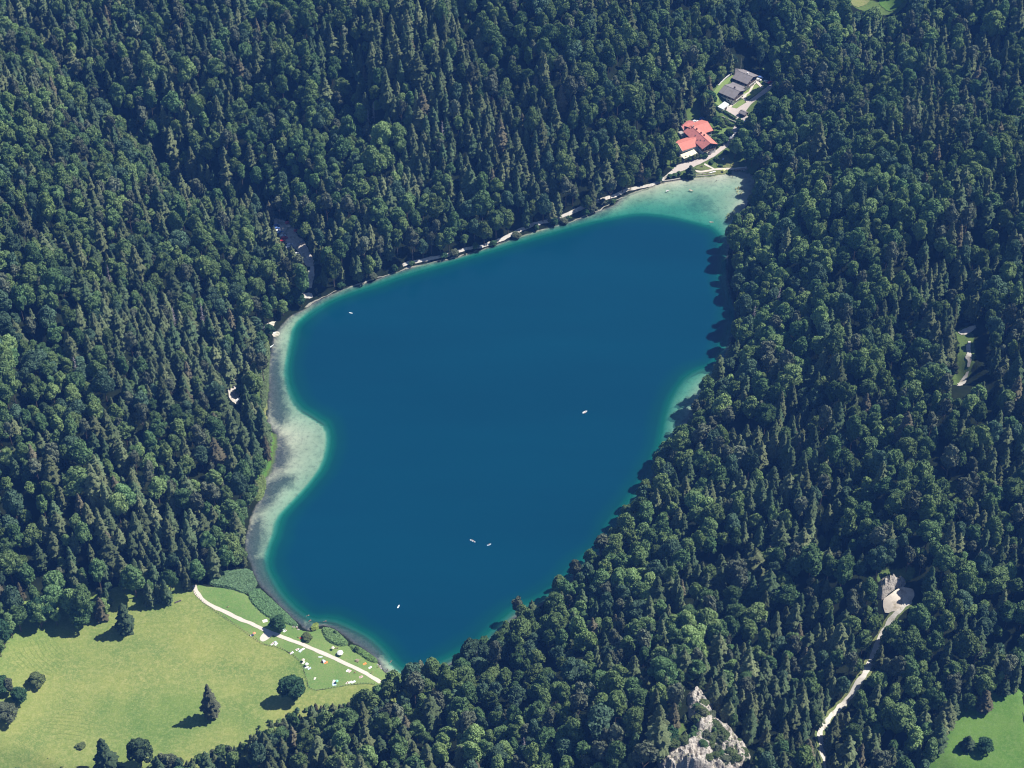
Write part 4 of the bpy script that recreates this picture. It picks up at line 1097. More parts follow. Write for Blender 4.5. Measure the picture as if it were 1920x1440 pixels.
for (x, y, r, h, lb) in [(1334,306,2.0,2.6,'squarish clipped bush at the fork of the inn road'),(1342,300,1.8,3.2,'taller clipped bush by the fork of the inn road'),(1360,289,2.4,3.4,'bush at the upper corner of the bathing lawn'),
    (1351,312,1.7,1.8,'low dark bush on the bathing lawn near the loop path'),(1257,332,2.2,2.6,'bush between terrace road and the bay, nearest the wood'),(1266,330,2.0,2.4,'bush between terrace road and the bay, second from the wood'),
    (1273,326,1.8,2.2,'bush between terrace road and the bay beside the spruce'),(1236,340,3.0,4.2,'bright bush where the terrace road leaves the wood'),(1367,325,1.8,1.4,'low bush at the tip of the shore lawn'),
    (1313,296,2.2,3.4,'bushy small tree at the corner of the terrace'),(1322,295,2.4,3.6,'bushy small tree beside the narrow awning'),(1338,262,1.8,2.2,'bush against the gable wall of the inn')]:
    bush(x, y, r, h, MG if r < 2.3 else DG, lb)
for i, (x, y) in enumerate([(1266,309),(1274,305),(1284,303),(1292,301),(1300,299),(1306,297)]):
    tree_at(x, y, 7+(i % 2), 0.55, 0.27, [YG, OL, OL, MG, OL, GR][i], ['yellowish young tree at the wood end of the terrace row', 'olive young tree second in the terrace row', 'olive young tree in the terrace row before the big awning',
        'green young tree in the terrace row before the big awning', 'olive young tree near the awning corner in the terrace row', 'grey green young tree ending the terrace row'][i], 'young tree', group='young trees along the terrace')
bush(152, 1401, 2.6, 2.6, OL, 'low bush alone on the hay meadow near the bottom edge', 'bush', 2)
def hedge(pts, w, h, label, tint=MG):
    l = line_w(pts, 1); r = np.random.default_rng(len(pts)*7+int(w*10)); C = []
    seg = np.diff(l, axis=0); L = np.linalg.norm(seg, axis=1)
    n = int(L.sum()*70)
    t = r.choice(len(seg), n, p=L/L.sum()); q = l[t]+seg[t]*r.random((n, 1)); nn = np.stack([-seg[t][:, 1], seg[t][:, 0]], 1)/L[t][:, None]
    o = r.uniform(-1, 1, n); q = q+nn*(o*w/2)[:, None]
    top = r.random(n) < 0.6
    z = samp(GH2, q[:, 0], q[:, 1])+np.where(top, h*(1-0.2*o*o)+r.normal(0, .12, n), r.uniform(0, h, n))
    nr = np.where(top[:, None], [0, 0, 1.0], np.hstack([nn*np.sign(o)[:, None], np.zeros((n, 1))])) + r.normal(size=(n, 3))*0.4
    nr /= np.linalg.norm(nr, axis=1)[:, None]
    V, F = quads(np.hstack([q, z[:, None]]), nr, 0.22*r.uniform(0.7, 1.3, n), r)
    ob = link('hedge', mesh_np('hedge', V, F, M_LEAF)); ob['tint'] = [float(x) for x in tint]
    return tag(ob, label, 'hedge')
hedge([(1339,198),(1350,205),(1364,214),(1380,224)], 2.2, 1.6, 'straight hedge below the garage and the paved yard')
hedge([(1336,256),(1345,254),(1356,258),(1362,264),(1360,270)], 1.5, 1.3, 'curved hedge looping round the garden beside the inn')
hedge([(1358,226),(1368,236),(1378,236)], 1.2, 1.4, 'short hedge above the inn lawn', DG)
# shore and marsh plants
for (x, y, r, h, lb, t) in [(576,1198,3.2,3.6,'rounded bush on the lawn beside the small inlet', OL),(591,1176,2.6,1.6,'pale yellow green willow bush standing in the water of the inlet', (0.2,0.26,0.07)),(492,842,1.7,1.6,'dark bush on the bright green marsh strip', DG),(488,826,2.0,2.0,'upper dark bush on the marsh strip', DG),
    (1130,381,3.0,3.4,'grey green willow bush on the far shore beside the lily pads', GR)]:
    bush(x, y, r, h, t, lb)
def tuftbed(name, wp, n, h, size, tint, label, upright=1.6, mound=0.6):
    r = np.random.default_rng(n); wp = np.asarray(wp); lo_, hi2 = wp.min(0), wp.max(0)
    P = r.uniform(lo_, hi2, (n*3, 2)); P = P[poly_sdf(P, wp) > 0][:n]
    d = poly_sdf(P, wp); k = len(P)
    hh = h*np.clip(d/1.2+0.25, 0, 1)*(0.7+0.5*fbm(P[:, 0]/3, P[:, 1]/3, 2))*r.uniform(0.4, 1.0, k)
    z = np.maximum(samp(GH2, P[:, 0], P[:, 1]), 0)+hh
    nr = r.normal(size=(k, 3)); nr[:, 2] = np.abs(nr[:, 2])+upright; nr /= np.linalg.norm(nr, axis=1)[:, None]
    V, F = quads(np.hstack([P, z[:, None]]), nr, size*r.uniform(0.6, 1.4, k), r, 1.3)
    o = link(name, mesh_np(name, V, F, M_LEAF)); o['tint'] = [float(x) for x in tint]
    return tag(o, label, None, None, 'stuff')
tuftbed('reeds', wpoly([(392,1103),(398,1088),(410,1080),(440,1073),(470,1066),(480,1088),(482,1098),(462,1118),(430,1106)], 0.5, 1), 11000, 1.2, 0.33, (0.13, 0.215, 0.12), 'tall grey green reed bed at the corner of the lake')
tuftbed('reeds', wpoly([(463,1119),(483,1101),(500,1116),(530,1143),(560,1172),(555,1176),(540,1172),(505,1162),(480,1142)], 0.5, 1), 9000, 1.2, 0.33, (0.12, 0.215, 0.105), 'dark reed bed along the lake beside the lawn')
tuftbed('shore_shrubbery', wpoly([(602,1176),(625,1180),(640,1192),(655,1209),(640,1214),(625,1210),(610,1200)], 0.5, 1), 8000, 1.5, 0.34, (0.15, 0.24, 0.105), 'low green shrubbery between the inlet and the big white parasol')
tuftbed('shore_shrubbery', wpoly([(655,1209),(672,1213),(690,1224),(707,1236),(706,1244),(690,1240),(675,1228),(660,1220)], 0.5, 1), 6500, 1.3, 0.32, (0.145, 0.24, 0.09), 'low green shrubbery along the water at the end of the lawn')
for i, w in enumerate([[(482,905),(492,888),(500,905),(492,935),(478,940),(474,925)], [(496,640),(507,650),(502,700),(500,760),(490,770),(488,690)], [(486,810),(502,803),(508,840),(500,880),(488,895),(483,850)]]):
    tuftbed('marsh_plants', wpoly(w, 0.5, 1), 5200, 1.6, 0.34, [(0.17, 0.23, 0.09), (0.13, 0.175, 0.09), (0.11, 0.20, 0.075)][i], ['yellowish green plants on the little point of the near shore', 'scrubby plants along the upper shore strip', 'bright green marsh plants beside the pale shallows'][i])
def lily(name, wp, n, rad, label, col):
    r = random.Random(n); b = MB(); wp = np.asarray(wp); lo_, hi2 = wp.min(0), wp.max(0); c = 0
    while c < n:
        x, y = r.uniform(lo_[0], hi2[0]), r.uniform(lo_[1], hi2[1])
        if poly_sdf(np.array([[x, y]]), wp)[0] < 0: c += 0.2; continue
        b.cyl((x, y, 0.01), (x, y, 0.05), rad*r.uniform(0.6, 1.3), None, 7); c += 1
    return tag(b.build(name, flat('lily_leaf_'+name+str(n), col, 0.6, 0.3)), label, None, None, 'stuff')
lily('lily_pads', wpoly([(1133,378),(1152,372),(1156,378),(1145,386),(1132,386)], 0, 1), 150, 0.7, 'pale green lily pads off the far shore', (0.22, 0.27, 0.10))
lily('lily_pads', wpoly([(748,500),(764,494),(768,500),(756,506)], 0, 1), 60, 0.6, 'lily pads under the far shore trees', (0.2, 0.24, 0.09))
lily('lily_pads', wpoly([(1378,350),(1390,346),(1396,362),(1382,366)], 0, 1), 45, 0.45, 'yellowish lily pads in the shallow bay', (0.30, 0.30, 0.13))
lily('lily_pads', wpoly([(1364,400),(1376,392),(1378,400),(1366,420),(1360,416)], 0, 1), 60, 0.5, 'yellowish lily pads at the edge of the bay below the trees', (0.28, 0.30, 0.12))
# shrubs rooted on the outcrop
rr_ = random.Random(5); done = 0
sw = atpoly(clampy(ROCK_PX), 1)
for (x, y) in [(1312,1345),(1320,1352),(1330,1362),(1308,1360),(1318,1372),(1328,1378),(1338,1390),(1322,1392),(1345,1400),(1352,1388),(1360,1406),(1334,1408),(1350,1420),(1366,1424),(1376,1412),(1392,1420),(1340,1428),(1358,1438),(1378,1438),(1318,1408),(1302,1378),(1384,1402),(1396,1440),(1328,1432),(1326,1318),(1280,1398),(1262,1404),(1306,1336),(1316,1330),(1332,1350),(1322,1366),(1340,1372),(1356,1396),(1368,1402),(1344,1414),(1330,1398),(1310,1388),(1372,1430),(1388,1432),(1298,1394)]:
    k = rr_.choice([0, 2, 5, 6]); r_ = rr_.uniform(2.1, 3.6)
    p = at(x, y)
    o = bush(x, y, r_, r_*rr_.uniform(1.3, 2.0), rr_.choice([OL, GR, MG, (0.08, 0.11, 0.05)]), 'small grey green shrub rooted on the pale limestone outcrop', 'shrub', k, 'shrub', 'shrubs on the limestone outcrop')
    o.location.z += 2.4
tree_at(1252, 1388, 1, 1.15, 0.72, DG, 'round dark tree standing beside the top of the limestone face', 'deciduous tree')
for i, (x, y, w) in enumerate([(1316,1352,'just below the pinnacle of the outcrop'),(1326,1372,'in the cleft across the middle of the outcrop'),(1306,1370,'at the wooded flank of the outcrop'),(1350,1398,'in the middle of the lower outcrop'),(1372,1420,'near the lower track-side rim of the outcrop'),(1338,1384,'in the cleft of the outcrop, nearer the gravel track')]):
    tree_at(x, y, [15, 10, 13, 16, 12, 9][i], 0.6, 0.45, [GR, OL, MG, GR, OL, MG][i], 'small conifer growing '+w, 'conifer')
# shrubs along the far shore
for i, (x, y) in enumerate([(772,496),(832,482),(852,478),(892,466),(926,458),(968,444),(1006,430),(1040,420),(1058,416),(1066,412),(1098,402),(1110,396),(1150,380),(640,538),(700,522),(740,508)]):
    od = ['thirteenth','twelfth','eleventh','tenth','ninth','eighth','seventh','sixth','fifth','fourth','third','second','first','sixteenth','fifteenth','fourteenth'][i]
    bush(x, y+1, 2.2+(i % 3)*0.7, 3.5+(i % 4)*0.8, [MG, DG, GR][i % 3], 'waterside bush on the far shore, '+od+' counted from the inn end', 'bush', [0, 2, 5, 6][i % 4], 'bush', 'waterside bushes on the far shore')
for i, (x, y) in enumerate([(458,722),(466,735),(474,748),(462,758),(480,765),(455,742),(506,630),(486,640),(545,572),(556,562),(565,575)]):
    tree_at(x, y, [0, 3, 5, 6][i % 4], 0.85, 0.6, [DG, MG][i % 2], 'small rounded tree on the near shore beside the stony landing', 'deciduous tree', group='small trees by the stony landing')

# dead trees
def snag_mesh(seed, H, Rr):
    r = random.Random(seed); b = MB(); b.cyl((0, 0, -1), (0, 0, H), 0.28, 0.04, 6)
    for i in range(70):
        z = H*r.uniform(0.2, 0.98); a = r.uniform(0, 6.28); L = Rr*(1.05-z/H)*r.uniform(0.5, 1.1)+0.3
        b.cyl((0, 0, z), (math.cos(a)*L, math.sin(a)*L, z-0.25*L), 0.09, 0.03, 4)
        if r.random() < 0.7: b.cyl((math.cos(a)*L*.5, math.sin(a)*L*.5, z-0.12*L), (math.cos(a+.5)*L*.9, math.sin(a+.5)*L*.9, z-0.4*L), 0.06, 0.02, 4)
    return b
snags = [(702,228,'above the middle of the far shore'),(692,246,'beside the other grey snag above the far shore'),(830,270,'among brown pines over the far shore'),(1492,690,'on the wooded slope above the pale sandy spit'),(1498,682,'directly behind its twin above the sandy spit'),
 (1412,612,'near the shaded shore bend'),(1458,580,'in the wood above the shaded shore bend'),(382,612,'in the spruces above the stony landing'),(330,622,'in the spruces uphill of the stony landing'),(148,720,'deep in the spruces of the slope'),
 (1900,240,'at the far edge of the upper wood'),(1908,250,'beside the other snag at the far edge'),(1828,1075,'above the gravel turnaround'),(982,1432,'at the bottom edge among green crowns'),(210,548,'in the pale upper slope'),(1440,1345,'below the limestone outcrop'),(30,480,'high at the frame edge')]
sp0 = None
for i, (x, y, w) in enumerate(snags):
    p = at(x, y)
    if i % 4 == 0:
        sp0 = empty('dead_spruce', (p.x, p.y, p.z), 0, 'x', 'dead spruce', 'dead spruces scattered through the wood')
        snag_mesh(i, 20, 2.2).build('trunk', M_SNAG, sp0)
        o = sp0
    else: o = copy_tree(sp0, (p.x, p.y, p.z), i*1.3)
    o['label'] = 'bare grey dead spruce '+w; o.scale = (1, 1, 0.85+0.06*(i % 5))

# ------------------------------------------------------------------ buildings
M_RED = flat('red_tiles', (0.56, 0.20, 0.155), 0.8, 0.2, 0.10, 0.6)
M_REDD = flat('shaded_red_tiles', (0.46, 0.17, 0.15), 0.85, 0.2, 0.15, 0.6)  # darker copy of the red tiles, shade of the sunless slope in its colour
M_SLATE = flat('grey_roofing', (0.20, 0.185, 0.19), 0.8, 0.25, 0.12, 0.5)
M_WHITE = flat('white_render', (0.72, 0.71, 0.68), 0.9, 0.2, 0.05, 0.5)
M_WOOD = flat('dark_timber', (0.07, 0.05, 0.04), 0.8, 0.2, 0.25, 2.0)
M_OAK = flat('weathered_timber', (0.30, 0.24, 0.18), 0.9, 0.1, 0.25, 2.0)
M_FRAME = flat('white_window_frame', (0.6, 0.58, 0.54), 0.6)
M_GLASS = flat('window_glass', (0.03, 0.04, 0.05), 0.08, 0.8, 0.1)
M_CANVAS = flat('cream_canvas', (0.72, 0.68, 0.50), 0.9, 0.1, 0.05)
M_METAL = flat('grey_metal', (0.45, 0.46, 0.47), 0.4, 0.5, 0.05, 3, 0.6)
M_STONE = flat('grey_stone', (0.36, 0.34, 0.31), 0.95, 0.1, 0.25, 1.5)
M_PALEROOF = flat('pale_sheet_roof', (0.62, 0.66, 0.70), 0.5, 0.4, 0.05)
def rotz(rz, cx=0, cy=0): return Matrix.Translation((cx, cy, 0)) @ Matrix.Rotation(rz, 4, 'Z')
def xform(o, M): o.data.transform(M); return o
def gable(par, cx, cy, rz, L, W, he, hr, oh, roofm, wallm, upperm=None, base=-1.5, z0=0.0):
    M = rotz(rz, cx, cy); out = []
    iw, il = W/2-oh, L/2-oh
    hw = he + (hr-he)*(oh/(W/2))
    mid = he*0.5
    if upperm:
        out.append(xform(MB().box((0, 0, (base+mid)/2), (2*il, 2*iw, mid-base)).build('wall', wallm, par), M))
        out.append(xform(MB().prism([(-iw-.06, mid), (iw+.06, mid), (iw+.06, hw-0.25), (0, hr-0.3), (-iw-.06, hw-0.25)], -il-.06, il+.06).build('upper_wall', upperm, par), M))
    else:
        out.append(xform(MB().prism([(-iw, base), (iw, base), (iw, hw-0.25), (0, hr-0.3), (-iw, hw-0.25)], -il, il).build('wall', wallm, par), M))
    s = (hr-he)/(W/2)
    rb = MB(); t = 0.22
    rb.prism([(-W/2, he-t), (0, hr-t), (W/2, he-t), (W/2, he), (0, hr), (-W/2, he)], -L/2, L/2)
    rf = xform(rb.build('roof', roofm, par), M)
    rc = MB().box((0, 0, hr+0.03), (L, 0.35, 0.14)).build('ridge_cap', roofm, rf); xform(rc, M)
    for sx in (-1, 1):
        for sy in (-1, 1):
            d = Vector((0, sy*W/2, he-hr)); 
            bb = MB().box((sx*(L/2+0.06), sy*W/4, (he+hr)/2-0.12), (0.10, math.hypot(W/2, hr-he), 0.3), rx=-sy*math.atan2(hr-he, W/2)).build('barge_board', wallm if not upperm else upperm, rf); xform(bb, M)
    return rf, M
def window(par, M, x, y, z, nx, ny, w=1.1, h=1.2):
    """a window on a wall whose outward normal is (nx, ny)"""
    tx, ty = -ny, nx
    sz = (abs(tx)*w+abs(nx)*0.10, abs(ty)*w+abs(ny)*0.10, h)
    f = xform(MB().box((x+nx*0.05, y+ny*0.05, z), sz).build('window', M_FRAME, par), M)
    sz2 = (abs(tx)*(w-.24)+abs(nx)*0.06, abs(ty)*(w-.24)+abs(ny)*0.06, h-.24)
    p = xform(MB().box((x+nx*0.10, y+ny*0.10, z), sz2).build('pane', M_GLASS, f), M)
    return f
def chimney(rf, M, x, y, z, s=0.7, h=1.5, m=None):
    c = xform(MB().box((x, y, z), (s, s*1.2, h)).build('chimney', m or M_WHITE, rf), M)

# --- the inn
zg = 3.2
e1a = -61.2
pc = at(1311, 262); zg = hz(pc.x, pc.y)
E1 = np.array([math.cos(R(e1a)), math.sin(R(e1a))]); E2 = np.array([-E1[1], E1[0]])
P0 = unproj(1299, 263, zg+6)[:2]; org = P0 + E2*6.4
inn = empty('inn', (org[0], org[1], zg), R(e1a), 'large red-roofed inn with crossing gabled wings above the shallow bay', 'inn')
def loc2(px, py, z):
    w = unproj(px, py, zg+z)[:2]-org
    return float(w@E1), float(w@E2)
rf, M = gable(inn, 0, 0, 0, 25.0, 12.8, 6.0, 8.9, 0.9, M_REDD, M_WHITE, M_WOOD)
rf.data.materials.append(M_RED)
for p in rf.data.polygons:
    if p.normal.y > 0.2: p.material_index = 1      # sunlit tone painted on the slope that faces the sun
for (x, y, z) in [(-10, 0.4, 9.6), (-6.5, 0.9, 9.3), (-1.0, 0.9, 9.3), (2.2, 1.4, 9.1)]: chimney(rf, M, x, y, z, 0.7, 1.4, M_STONE if x == -10 else M_WOOD)
for (x, y) in [(-2, -3.2), (4.5, -3.0), (7.2, -1.6), (2.6, -4.4)]:
    xform(MB().box((x, y, 8.9-abs(y)*0.453+0.1), (0.7, 0.9, 0.12), rx=0.42).build('skylight', M_GLASS, rf), M)
for i, y in enumerate((-3.6, -1.2, 1.2, 3.6)):
    window(inn, M, 11.66, y, 4.5, 1, 0); 
    window(inn, M, 11.6, y, 1.8, 1, 0)
xform(MB().box((12.3, 0, 3.3), (1.4, 10, 0.15)).build('balcony', M_WOOD, inn), M)
for x in (-10, -7.5, 9.5): window(inn, M, x, -5.56, 4.4, 0, -1)
for x in (6.5, 9.5): window(inn, M, x, 5.56, 4.4, 0, 1)
ex, ey = loc2(1337.7, 244.4, 5.5)
L2 = ey + 2.0; cx = ex-7.6
rf2, M2 = gable(inn, cx, ey-L2/2, R(90), L2, 15.2, 5.5, 8.5, 0.8, M_RED, M_WHITE, M_WOOD)
for y in (6.8, 9.4, 12.0, 14.6):
    if y < ey-1.2: window(inn, rotz(0), ex-0.8, y, 1.6, 1, 0, 1.2, 1.2); window(inn, rotz(0), ex-0.74, y, 4.2, 1, 0, 1.1, 1.1)
sx_, sy_ = loc2(1279.4, 282.9, 4.8)
cx3 = sx_-6.2; L3 = (-2.5)-sy_
rf3, M3 = gable(inn, cx3, sy_+L3/2, R(90), L3, 12.4, 4.8, 7.4, 0.6, M_RED, M_WHITE, M_WHITE)
for y in (sy_+2.0, sy_+4.6, sy_+7.2): window(inn, rotz(0), sx_-0.54, y, 2.2, 1, 0, 1.6, 1.8)
nx_, ny_ = loc2(1288, 234.5, 5.0)
rf4, M4 = gable(inn, nx_, ny_, R(90), 10.5, 9.5, 4.6, 6.6, 0.5, M_REDD, M_WHITE)
xform(MB().box((nx_+5.5, ny_-6.5, 1.6), (5.5, 5.5, 4.6)).build('annexe', M_STONE, inn), rotz(0))
xform(MB().box((11.66, -0.2, 1.0), (0.12, 1.2, 2.1)).build('door', M_WOOD, inn), M)
# awnings of the terrace
def awning(name, corners, h, label, n=3):
    W = [Vector(unproj(x, y, zg+h)) for x, y in corners]
    c = sum(W, Vector())/4; e = empty(name, (c.x, c.y, zg), 0, label, 'awning')
    for i in range(n):
        a, b = i/n, (i+1)/n-0.004
        q = [W[0].lerp(W[1], a), W[0].lerp(W[1], b), W[3].lerp(W[2], b), W[3].lerp(W[2], a)]
        q = [v-Vector((c.x, c.y, zg)) for v in q]
        m_ = (q[0]+q[1]+q[2]+q[3])/4 + Vector((0, 0, 0.16))
        V = q+[m_]+[v-Vector((0, 0, 0.22)) for v in q]
        MB().faces(V, [(0, 1, 4), (1, 2, 4), (2, 3, 4), (3, 0, 4), (0, 5, 6, 1), (1, 6, 7, 2), (2, 7, 8, 3), (3, 8, 5, 0)]).build('canvas', M_CANVAS, e)
    for w in W:
        v = w-Vector((c.x, c.y, zg)); v *= 1.0
        MB().cyl((v.x*0.95, v.y*0.95, -0.3), (v.x*0.95, v.y*0.95, h-0.1), 0.07).build('post', M_METAL, e)
    return e
awning('terrace_awning', [(1275.2,290.2),(1301.2,279.8),(1308,287.3),(1282.5,297.6)], 3.0, 'big cream awning over the inn terrace', 4)
awning('terrace_awning', [(1323,283),(1335.6,276.7),(1338.2,279.4),(1325.3,286.2)], 2.6, 'narrow cream awning in front of the inn gable', 2)

# --- the two houses
def chalet(px, py, label, ext):
    g = at(px, py+14); zz = hz(g.x, g.y); o2 = unproj(px, py, zz+5.6)
    e = empty('chalet', (o2[0], o2[1], zz), R(-39.3), label, 'house')
    rf, M = gable(e, 0, 0, 0, 13.6, 15.0, 5.4, 8.0, 1.1, M_SLATE, M_WHITE, M_WOOD)
    chimney(rf, M, 1.0, 1.2, 8.2, 0.9, 1.6, M_WOOD if not ext else M_WHITE)
    for x in (-4.0, -1.2, 1.6, 4.2): window(e, M, x, -6.4, 1.2, 0, -1, 1.2, 1.1)
    for x in (-3.2, 0.2, 3.6): window(e, M, x, -6.46, 3.6, 0, -1, 1.0, 0.9)
    for y in (-4.2, -1.4, 1.4, 4.2):
        window(e, M, 5.7, y, 1.2, 1, 0, 1.1, 1.2); window(e, M, 5.76, y, 3.9, 1, 0, 1.0, 1.2)
    bl = xform(MB().box((6.5, 0, 2.75), (1.5, 11.5, 0.14)).build('balcony', M_WOOD, e), M)
    xform(MB().box((7.2, 0, 3.25), (0.06, 11.5, 0.9)).build('railing', M_WHITE, bl), M)
    xform(MB().box((5.75, 5.6, 1.0), (0.12, 1.0, 2.0)).build('door', M_WOOD, e), M)
    for k in range(-3, 4):
        xform(MB().box((k*1.9, -3.9, 8.0-3.9*0.347+0.03), (0.05, 7.7, 0.05), rx=0.334).build('roof_seam', M_WOOD, rf), M) if k in (-2, 1) else None
    if ext:
        gable(e, -7.5, 3.6, 0, 8, 8.5, 4.6, 6.2, 0.7, M_SLATE, M_WHITE)
    else:
        xform(MB().box((-2.0, 8.2, 2.1), (10, 5.5, 4.2)).build('annexe', M_WHITE, e), M)
        xform(MB().box((-2.0, 8.6, 4.3), (11, 6.6, 0.25)).build('annexe_roof', M_SLATE, e), M)
    return e
chalet(1373, 170.5, 'grey-roofed white and timber house beside the pale garage', False)
chalet(1397.5, 143.5, 'grey-roofed white and timber house farther up the valley beside the blue parked car', True)
g = at(1357, 203); W4 = [Vector(unproj(x, y, g.z+2.8)) for x, y in [(1345.5,200),(1358.5,190.3),(1367.5,195.5),(1355.5,204.8)]]
gar = empty('garage', (sum(w.x for w in W4)/4, sum(w.y for w in W4)/4, g.z), 0, 'low garage with a pale flat roof beside the paved yard', 'garage')
V = [w-gar.location for w in W4]
def slab(V, z0, z1, k=1.0):
    lo_ = [Vector((v.x*k, v.y*k, z0)) for v in V]; hi2 = [Vector((v.x*k, v.y*k, z1)) for v in V]
    return MB().faces(lo_+hi2, [(3, 2, 1, 0), (4, 5, 6, 7)]+[(i, (i+1) % 4, 4+(i+1) % 4, 4+i) for i in range(4)])
slab(V, -1, 2.68, 0.93).build('wall', M_WHITE, gar); slab(V, 2.68, 2.9).build('roof', M_PALEROOF, gar)
dc = (V[2]+V[3])/2*0.935; dd_ = (V[3]-V[2])
MB().box((dc.x, dc.y, 1.0), (2.6, 0.1, 2.1), rz=math.atan2(dd_.y, dd_.x)).build('door', M_WOOD, gar)
g = at(1394, 216); sh = empty('shed', (g.x, g.y, g.z), R(-39), 'small dark-roofed shed at the lower end of the paved yard', 'shed')
gable(sh, 0, 0, 0, 5.5, 5, 2.3, 3.4, 0.35, M_SLATE, M_WOOD)
MB().box((2.45, 0, 0.95), (0.1, 1.1, 1.9)).build('door', M_OAK, sh)
g = at(1388, 136); fp = empty('flagpole', (g.x, g.y, g.z), 0, 'thin white mast behind the upper house', 'mast')
MB().cyl((0, 0, 0), (0, 0, 12), 0.12, 0.06).build('mast', M_WHITE, fp)
MB().sph((0, 0, 12.1), 0.16, sub=1).build('finial', M_METAL, fp)
def wallrun(name, px, h, th, mat, label, cat, off=-0.3):
    l = line_w(px, 1); b = MB()
    for a, c in zip(l[:-1], l[1:]):
        m_ = (a+c)/2; d = c-a
        b.box((m_[0], m_[1], hz(*m_)+h/2+off/2), (np.linalg.norm(d)+0.05, th, h-off), rz=math.atan2(d[1], d[0]))
    return tag(b.build(name, mat), label, cat)
wallrun('retaining_wall', [(1354,220),(1366,225),(1379,230)], 1.0, 0.5, M_STONE, 'stone retaining wall beside the steps between inn and houses', 'wall')
wallrun('garden_wall', [(1347,161),(1357,150),(1366,142.5),(1371,140)], 0.9, 0.35, M_WHITE, 'pale garden wall behind the houses along the wood', 'wall')
wallrun('shore_wall', [(1243,340),(1262,338),(1276,335)], 0.6, 0.8, M_STONE, 'low stone edging along the bay below the terrace', 'wall')
wallrun('stone_terrace', [(1304,328),(1318,326.5),(1336,325)], 0.5, 0.5, M_STONE, 'upper row of stone steps along the bathing shore', 'stone steps')
wallrun('stone_terrace', [(1302,331.5),(1318,330),(1340,328.5)], 0.45, 0.5, M_STONE, 'lower row of stone steps along the bathing shore', 'stone steps')
# jetty at the mouth of the bay
a_ = at(1378, 320); b_ = at(1402, 316); jt = empty('jetty', (a_.x, a_.y, 0), math.atan2(b_.y-a_.y, b_.x-a_.x), 'wooden jetty at the end of the shallow bay under dark trees', 'jetty')
Lj = (b_-a_).length
MB().box((Lj/2, 0, 0.75), (Lj, 1.8, 0.12)).build('deck', M_OAK, jt)
for i in range(5):
    for s in (-.8, .8): MB().cyl((Lj*i/4, s, -1.2), (Lj*i/4, s, 1.1), 0.12).build('pile', M_OAK, jt)
# water trough
g = at(334, 1129); tr_ = empty('water_trough', g, R(28), 'long dark wooden trough at the upper edge of the hay meadow', 'trough')
tb = MB(); tb.box((0, 0, 0.15), (3.6, 0.8, 0.12)); tb.box((0, .38, .4), (3.6, .1, .5)); tb.box((0, -.38, .4), (3.6, .1, .5)); tb.box((1.76, 0, .4), (.1, .8, .5)); tb.box((-1.76, 0, .4), (.1, .8, .5)); tb.build('basin', M_OAK, tr_)
MB().box((0, 0, 0.5), (3.4, 0.64, 0.02)).build('trough_water', M_GLASS, tr_)
# fence of the lawn
fl = line_w([(362,1106),(372,1122),(400,1145),(440,1172),(470,1193),(492,1210),(522,1214),(546,1226),(565,1243),(573,1266),(580,1297),(620,1291),(680,1281),(708,1284)], 2)
fe = empty('pasture_fence', (fl[0][0], fl[0][1], hz(*fl[0])), 0, 'thin post and wire fence between hay meadow and mown lawn', 'fence')
seg = np.diff(fl, axis=0); Ls = np.linalg.norm(seg, axis=1); cum = np.concatenate([[0], np.cumsum(Ls)])
posts = []
for s in np.arange(0, cum[-1], cum[-1]/90):
    posts.append((np.interp(s, cum, fl[:, 0]), np.interp(s, cum, fl[:, 1])))
pm = MB().cyl((0, 0, -0.3), (0, 0, 1.25), 0.1, 0.09, 6).build('post', flat('fence_post', (0.10, 0.085, 0.06), 0.9), fe)
for i, (x, y) in enumerate(posts):
    o = pm if i == 0 else pm.copy()
    if i: COL.objects.link(o); o.parent = fe
    o.location = (x-fe.location.x, y-fe.location.y, hz(x, y)-fe.location.z)
for hh in (0.5, 1.0):
    wb = MB()
    for (x, y), (x2, y2) in zip(posts[:-1], posts[1:]):
        wb.cyl((x-fe.location.x, y-fe.location.y, hz(x, y)-fe.location.z+hh), (x2-fe.location.x, y2-fe.location.y, hz(x2, y2)-fe.location.z+hh), 0.02, None, 4)
    wb.build('wire', M_METAL, fe)

# ------------------------------------------------------------------ cars
def make_car(col, label, group):
    m = flat('car_paint_%d' % (int(sum(c*100*(i+1) for i, c in enumerate(col)))), col, 0.35, 0.6, 0.03)
    e = empty('parked_car', (0, 0, 0), 0, label, 'car', group)
    prof = [(-2.15, 0.3), (2.15, 0.3), (2.2, 0.62), (2.0, 0.82), (1.1, 0.95), (0.45, 1.42), (-1.25, 1.45), (-2.0, 1.0), (-2.18, 0.8)]
    b = MB().prism([(x, z) for x, z in prof], -0.86, 0.86, 'Y')
    bmesh.ops.bevel(b.bm, geom=list(b.bm.edges), offset=0.06, segments=1, affect='EDGES')
    bd = b.build('body', m, e)
    MB().prism([(0.98, 0.98), (0.46, 1.36), (-1.2, 1.38), (-1.75, 1.03)], -0.88, 0.88, 'Y').build('side_window', M_GLASS, e)
    MB().faces([(1.16, -0.72, 0.96), (1.16, 0.72, 0.96), (0.5, 0.64, 1.43), (0.5, -0.64, 1.43)], [(0, 1, 2, 3)]).build('windscreen', M_GLASS, e)
    for x in (-1.35, 1.35):
        for s in (-0.8, 0.8):
            w = MB().cyl((x, s-0.12, 0.33), (x, s+0.12, 0.33), 0.33, None, 12).build('wheel', flat('tyre', (0.02, 0.02, 0.02)), e)
            MB().cyl((x, s-0.14, 0.33), (x, s+0.14, 0.33), 0.19, None, 8).build('rim', M_METAL, w)
    for s in (-0.62, 0.62): MB().box((2.17, s, 0.68), (0.1, 0.35, 0.16)).build('headlight', M_METAL, e)
    return e
CARS = {}
